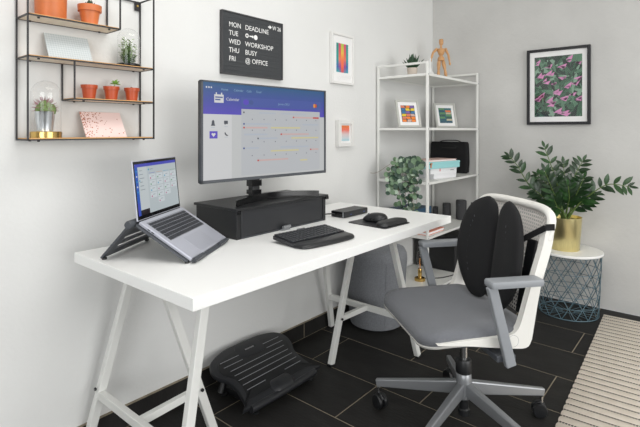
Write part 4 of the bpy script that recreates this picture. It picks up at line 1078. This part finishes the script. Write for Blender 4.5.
# ------------------------------------------------------------------ wire side table, plant, rug
t = thing('side_table', 'blue-grey wire basket side table with round white top by the wall', 'side table', (3.335, .725, 0))
RB, RT, HB = .17, .187, .385
MB().lathe([(.001, HB + .002), (.196, HB + .002), (.198, HB + .005), (.198, HB + .013), (.195, HB + .016), (.001, HB + .016)], 48, cap=False).build('table_top', m_white, t, smooth=35)
rr = lambda z: RB + (RT - RB) * z / HB
for z in (.004, .07, .14, .21, .28, HB):
    r = rr(z); rad = .0032 if z in (.004, HB) else .0019
    MB().tube([(r * math.cos(2*PI*i/40), r * math.sin(2*PI*i/40), z) for i in range(40)], rad, 6, closed=True).build('ring_wire', m_teal, t, smooth=60)
for hand in (-1, 1):
    P = []
    for i in range(13):
        z = .004 + (HB - .004) * i / 12; a = hand * 1.25 * i / 12; r = rr(z); P.append((r * math.cos(a), r * math.sin(a), z))
    me = MB().tube(P, .0024, 6).mesh('diagonal_wire', m_teal, 60)
    for k in range(14): link('diagonal_wire', me, t, rot=2 * PI * k / 14)
me = MB().tube([(.035, 0, .004), (RB, 0, .004)], .0018, 6).mesh('spoke_wire', m_teal, 60)
for k in range(18): link('spoke_wire', me, t, rot=2 * PI * k / 18)
MB().tube([(.035 * math.cos(2*PI*i/20), .035 * math.sin(2*PI*i/20), .004) for i in range(20)], .0019, 6, closed=True).build('ring_wire', m_teal, t)

t = thing('potted_plant', 'dark glossy-leaved plant in a gold metal pot on the wire table', 'potted plant', (3.33, .745, HB + .0163))
HP = .208
MB().lathe([(.084, 0), (.086, .003), (.1, HP), (.0975, HP), (.096, HP - .02)], 44).build('pot', m_gold, t, smooth=40)
MB().lathe([(.0965, 0), (.001, .006)], 24).build('soil', m_soil, t, loc=(0, 0, HP - .024))
def leaf_mesh(name, mat):
    mb = MB(); prof = [(0, .0), (.14, .55), (.35, .95), (.55, 1.0), (.78, .68), (1, .02)]; vs = []; fs = []
    for (x, w_) in prof:
        zc = -.12 * x * x; vs += [(x, -.19 * w_, zc + .035 * w_), (x, 0, zc), (x, .19 * w_, zc + .035 * w_)]
    for i in range(len(prof) - 1):
        for j in range(2): fs.append((3*i+j, 3*i+3+j, 3*i+4+j, 3*i+1+j))
    return mb.add(vs, fs).mesh(name, mat, 60)
lm_ = [leaf_mesh('leaf', m_leafz), leaf_mesh('leaf', m_leafz2), leaf_mesh('leaf', m_leafz)]
B0 = Vector((3.33, .745, HB + .0163))
# stem tips in room coordinates (x depth, y along wall, z height), with the mid control point
stems = [
 ((3.31, .95, .79), (3.31, 1.085, .985), 9, .062), ((3.36, .85, .80), (3.40, .93, .86), 9, .06),
 ((3.30, .80, .88), (3.31, .86, 1.05), 9, .056), ((3.38, .70, .86), (3.40, .655, .965), 8, .062),
 ((3.30, .60, .76), (3.30, .392, .83), 9, .06), ((3.26, .79, .76), (3.24, .84, .90), 10, .062),
 ((3.25, .70, .74), (3.22, .70, .82), 8, .062), ((3.28, .66, .78), (3.25, .62, .87), 9, .06),
 ((3.42, .76, .80), (3.45, .78, .94), 10, .06), ((3.36, .64, .70), (3.36, .585, .75), 7, .058), ((3.30, .86, .72), (3.28, .91, .77), 8, .06), ((3.22, .76, .68), (3.18, .77, .73), 7, .06)]
rnd = random.Random(9)
for (mid, tip, nl, L) in stems:
    b = Vector((rnd.uniform(-.03, .03), rnd.uniform(-.03, .03), HP - .02)); m1 = Vector(mid) - B0; t1_ = Vector(tip) - B0
    if tip[1] < .45: extra = [Vector((3.30, .50, .835)) - B0]
    elif tip[1] > 1.05: extra = [Vector((3.31, 1.03, .92)) - B0]
    else: extra = []
    path = catmull([b, b.lerp(m1, .5) + Vector((0, 0, .02)), m1] + extra + [t1_], 8)
    sob = MB().tube(path, [.0058 - .004 * i / (len(path) - 1) for i in range(len(path))], 7).build('stem', m_stemz, t, smooth=60)
    N = len(path)
    for k in range(nl * 2 + 1):
        f = .32 + .68 * (k // 2) / max(1, nl - 1) if k < nl * 2 else 1.0
        idx = min(N - 2, int(f * (N - 1))); p = path[min(N - 1, idx)]; tg = (path[idx + 1] - path[idx]).normalized()
        sd = tg.cross(Vector((-.9, -.3, .25))).normalized()
        s = 1 if k % 2 else -1
        if k == nl * 2: d = tg; p = path[-1]
        else: d = (sd * s * .85 + tg * .75 + Vector((-.15, 0, .05))).normalized()
        d = (d + Vector((rnd.uniform(-.15, .15), rnd.uniform(-.15, .15), rnd.uniform(-.15, .15)))).normalized()
        nrm_ = Vector((-.8, -.25, .6)); y_ = nrm_.cross(d).normalized(); z_ = d.cross(y_)
        R = Matrix((d, y_, z_)).transposed(); l_ = L * 1.3 * rnd.uniform(.8, 1.1) * (.75 if f > .92 else 1)
        if (B0 + p + d * l_).x > XW - .012: continue
        o = link('leaf', rnd.choice(lm_), sob, tuple(p), R.to_euler()); o.scale = (l_, l_, l_)

# rug
def M_rug():
    m = M('woven_cream_rug', (208, 199, 188), .95, bump=.6, bscale=220); nt = m.node_tree; b = nt.nodes['Principled BSDF']
    tc = nt.nodes.new('ShaderNodeTexCoord'); sp = nt.nodes.new('ShaderNodeSeparateXYZ'); nt.links.new(tc.outputs['Object'], sp.inputs[0])
    def math_(op, a, bb=None, c=None):
        n = nt.nodes.new('ShaderNodeMath'); n.operation = op
        for i, q in enumerate((a, bb, c)):
            if q is None: continue
            if isinstance(q, (int, float)): n.inputs[i].default_value = q
            else: nt.links.new(q, n.inputs[i])
        return n.outputs[0]
    fx = math_('FRACT', math_('DIVIDE', sp.outputs[0], .0515)); line = math_('LESS_THAN', math_('ABSOLUTE', math_('SUBTRACT', fx, .5)), .1)
    row_ = math_('FLOOR', math_('DIVIDE', sp.outputs[0], .0515))
    fy = math_('FRACT', math_('ADD', math_('DIVIDE', sp.outputs[1], .0105), math_('MULTIPLY', row_, .37))); dash = math_('LESS_THAN', fy, .68)
    msk = math_('MULTIPLY', line, dash)
    nz = nt.nodes.new('ShaderNodeTexNoise'); nz.inputs['Scale'].default_value = 30; nt.links.new(tc.outputs['Object'], nz.inputs['Vector'])
    r = nt.nodes.new('ShaderNodeValToRGB'); r.color_ramp.elements[0].color = rgb(206, 194, 178); r.color_ramp.elements[1].color = rgb(230, 221, 209); nt.links.new(nz.outputs['Fac'], r.inputs[0])
    mx = nt.nodes.new('ShaderNodeMix'); mx.data_type = 'RGBA'; nt.links.new(msk, mx.inputs[0]); nt.links.new(r.outputs[0], mx.inputs[6]); mx.inputs[7].default_value = rgb(24, 22, 24)
    nt.links.new(mx.outputs[2], b.inputs['Base Color']); return m
rx, ry = 3.40, .535
NX = 31; P_ = .0515; vs = []; fs = []; ny = 2
L_ = NX * P_; Wd = .75
rows_ = []
for i in range(NX * 6 + 1):
    x = -L_ + L_ * i / (NX * 6); ph = ((x / P_) % 1.0); d = abs(ph - .5) * 2        # d=0 at the dark seam
    z = .0075 + .0028 * (min(1, d * 1.6)) ** .5; e = .004 * min(1, d * 1.5)
    rows_.append((x, z, e))
for (x, z, e) in rows_: vs += [(x, e, .0006), (x, e, z * .7), (x, e - .004, z), (x, -Wd - e + .004, z), (x, -Wd - e, z * .7), (x, -Wd - e, .0006)]
for i in range(len(rows_) - 1):
    for j in range(6): fs.append((6*i+j, 6*i+(j+1)%6, 6*i+6+(j+1)%6, 6*i+6+j))
fs += [tuple(range(6)), tuple(6 * (len(rows_) - 1) + j for j in reversed(range(6)))]
o = MB().add(vs, fs).build('rug', M_rug(), None, smooth=50, loc=(rx, ry, 0), rot=math.radians(2.4))
tag(o, 'cream flat-woven rug with dotted black stripes on the black tiles', 'rug')
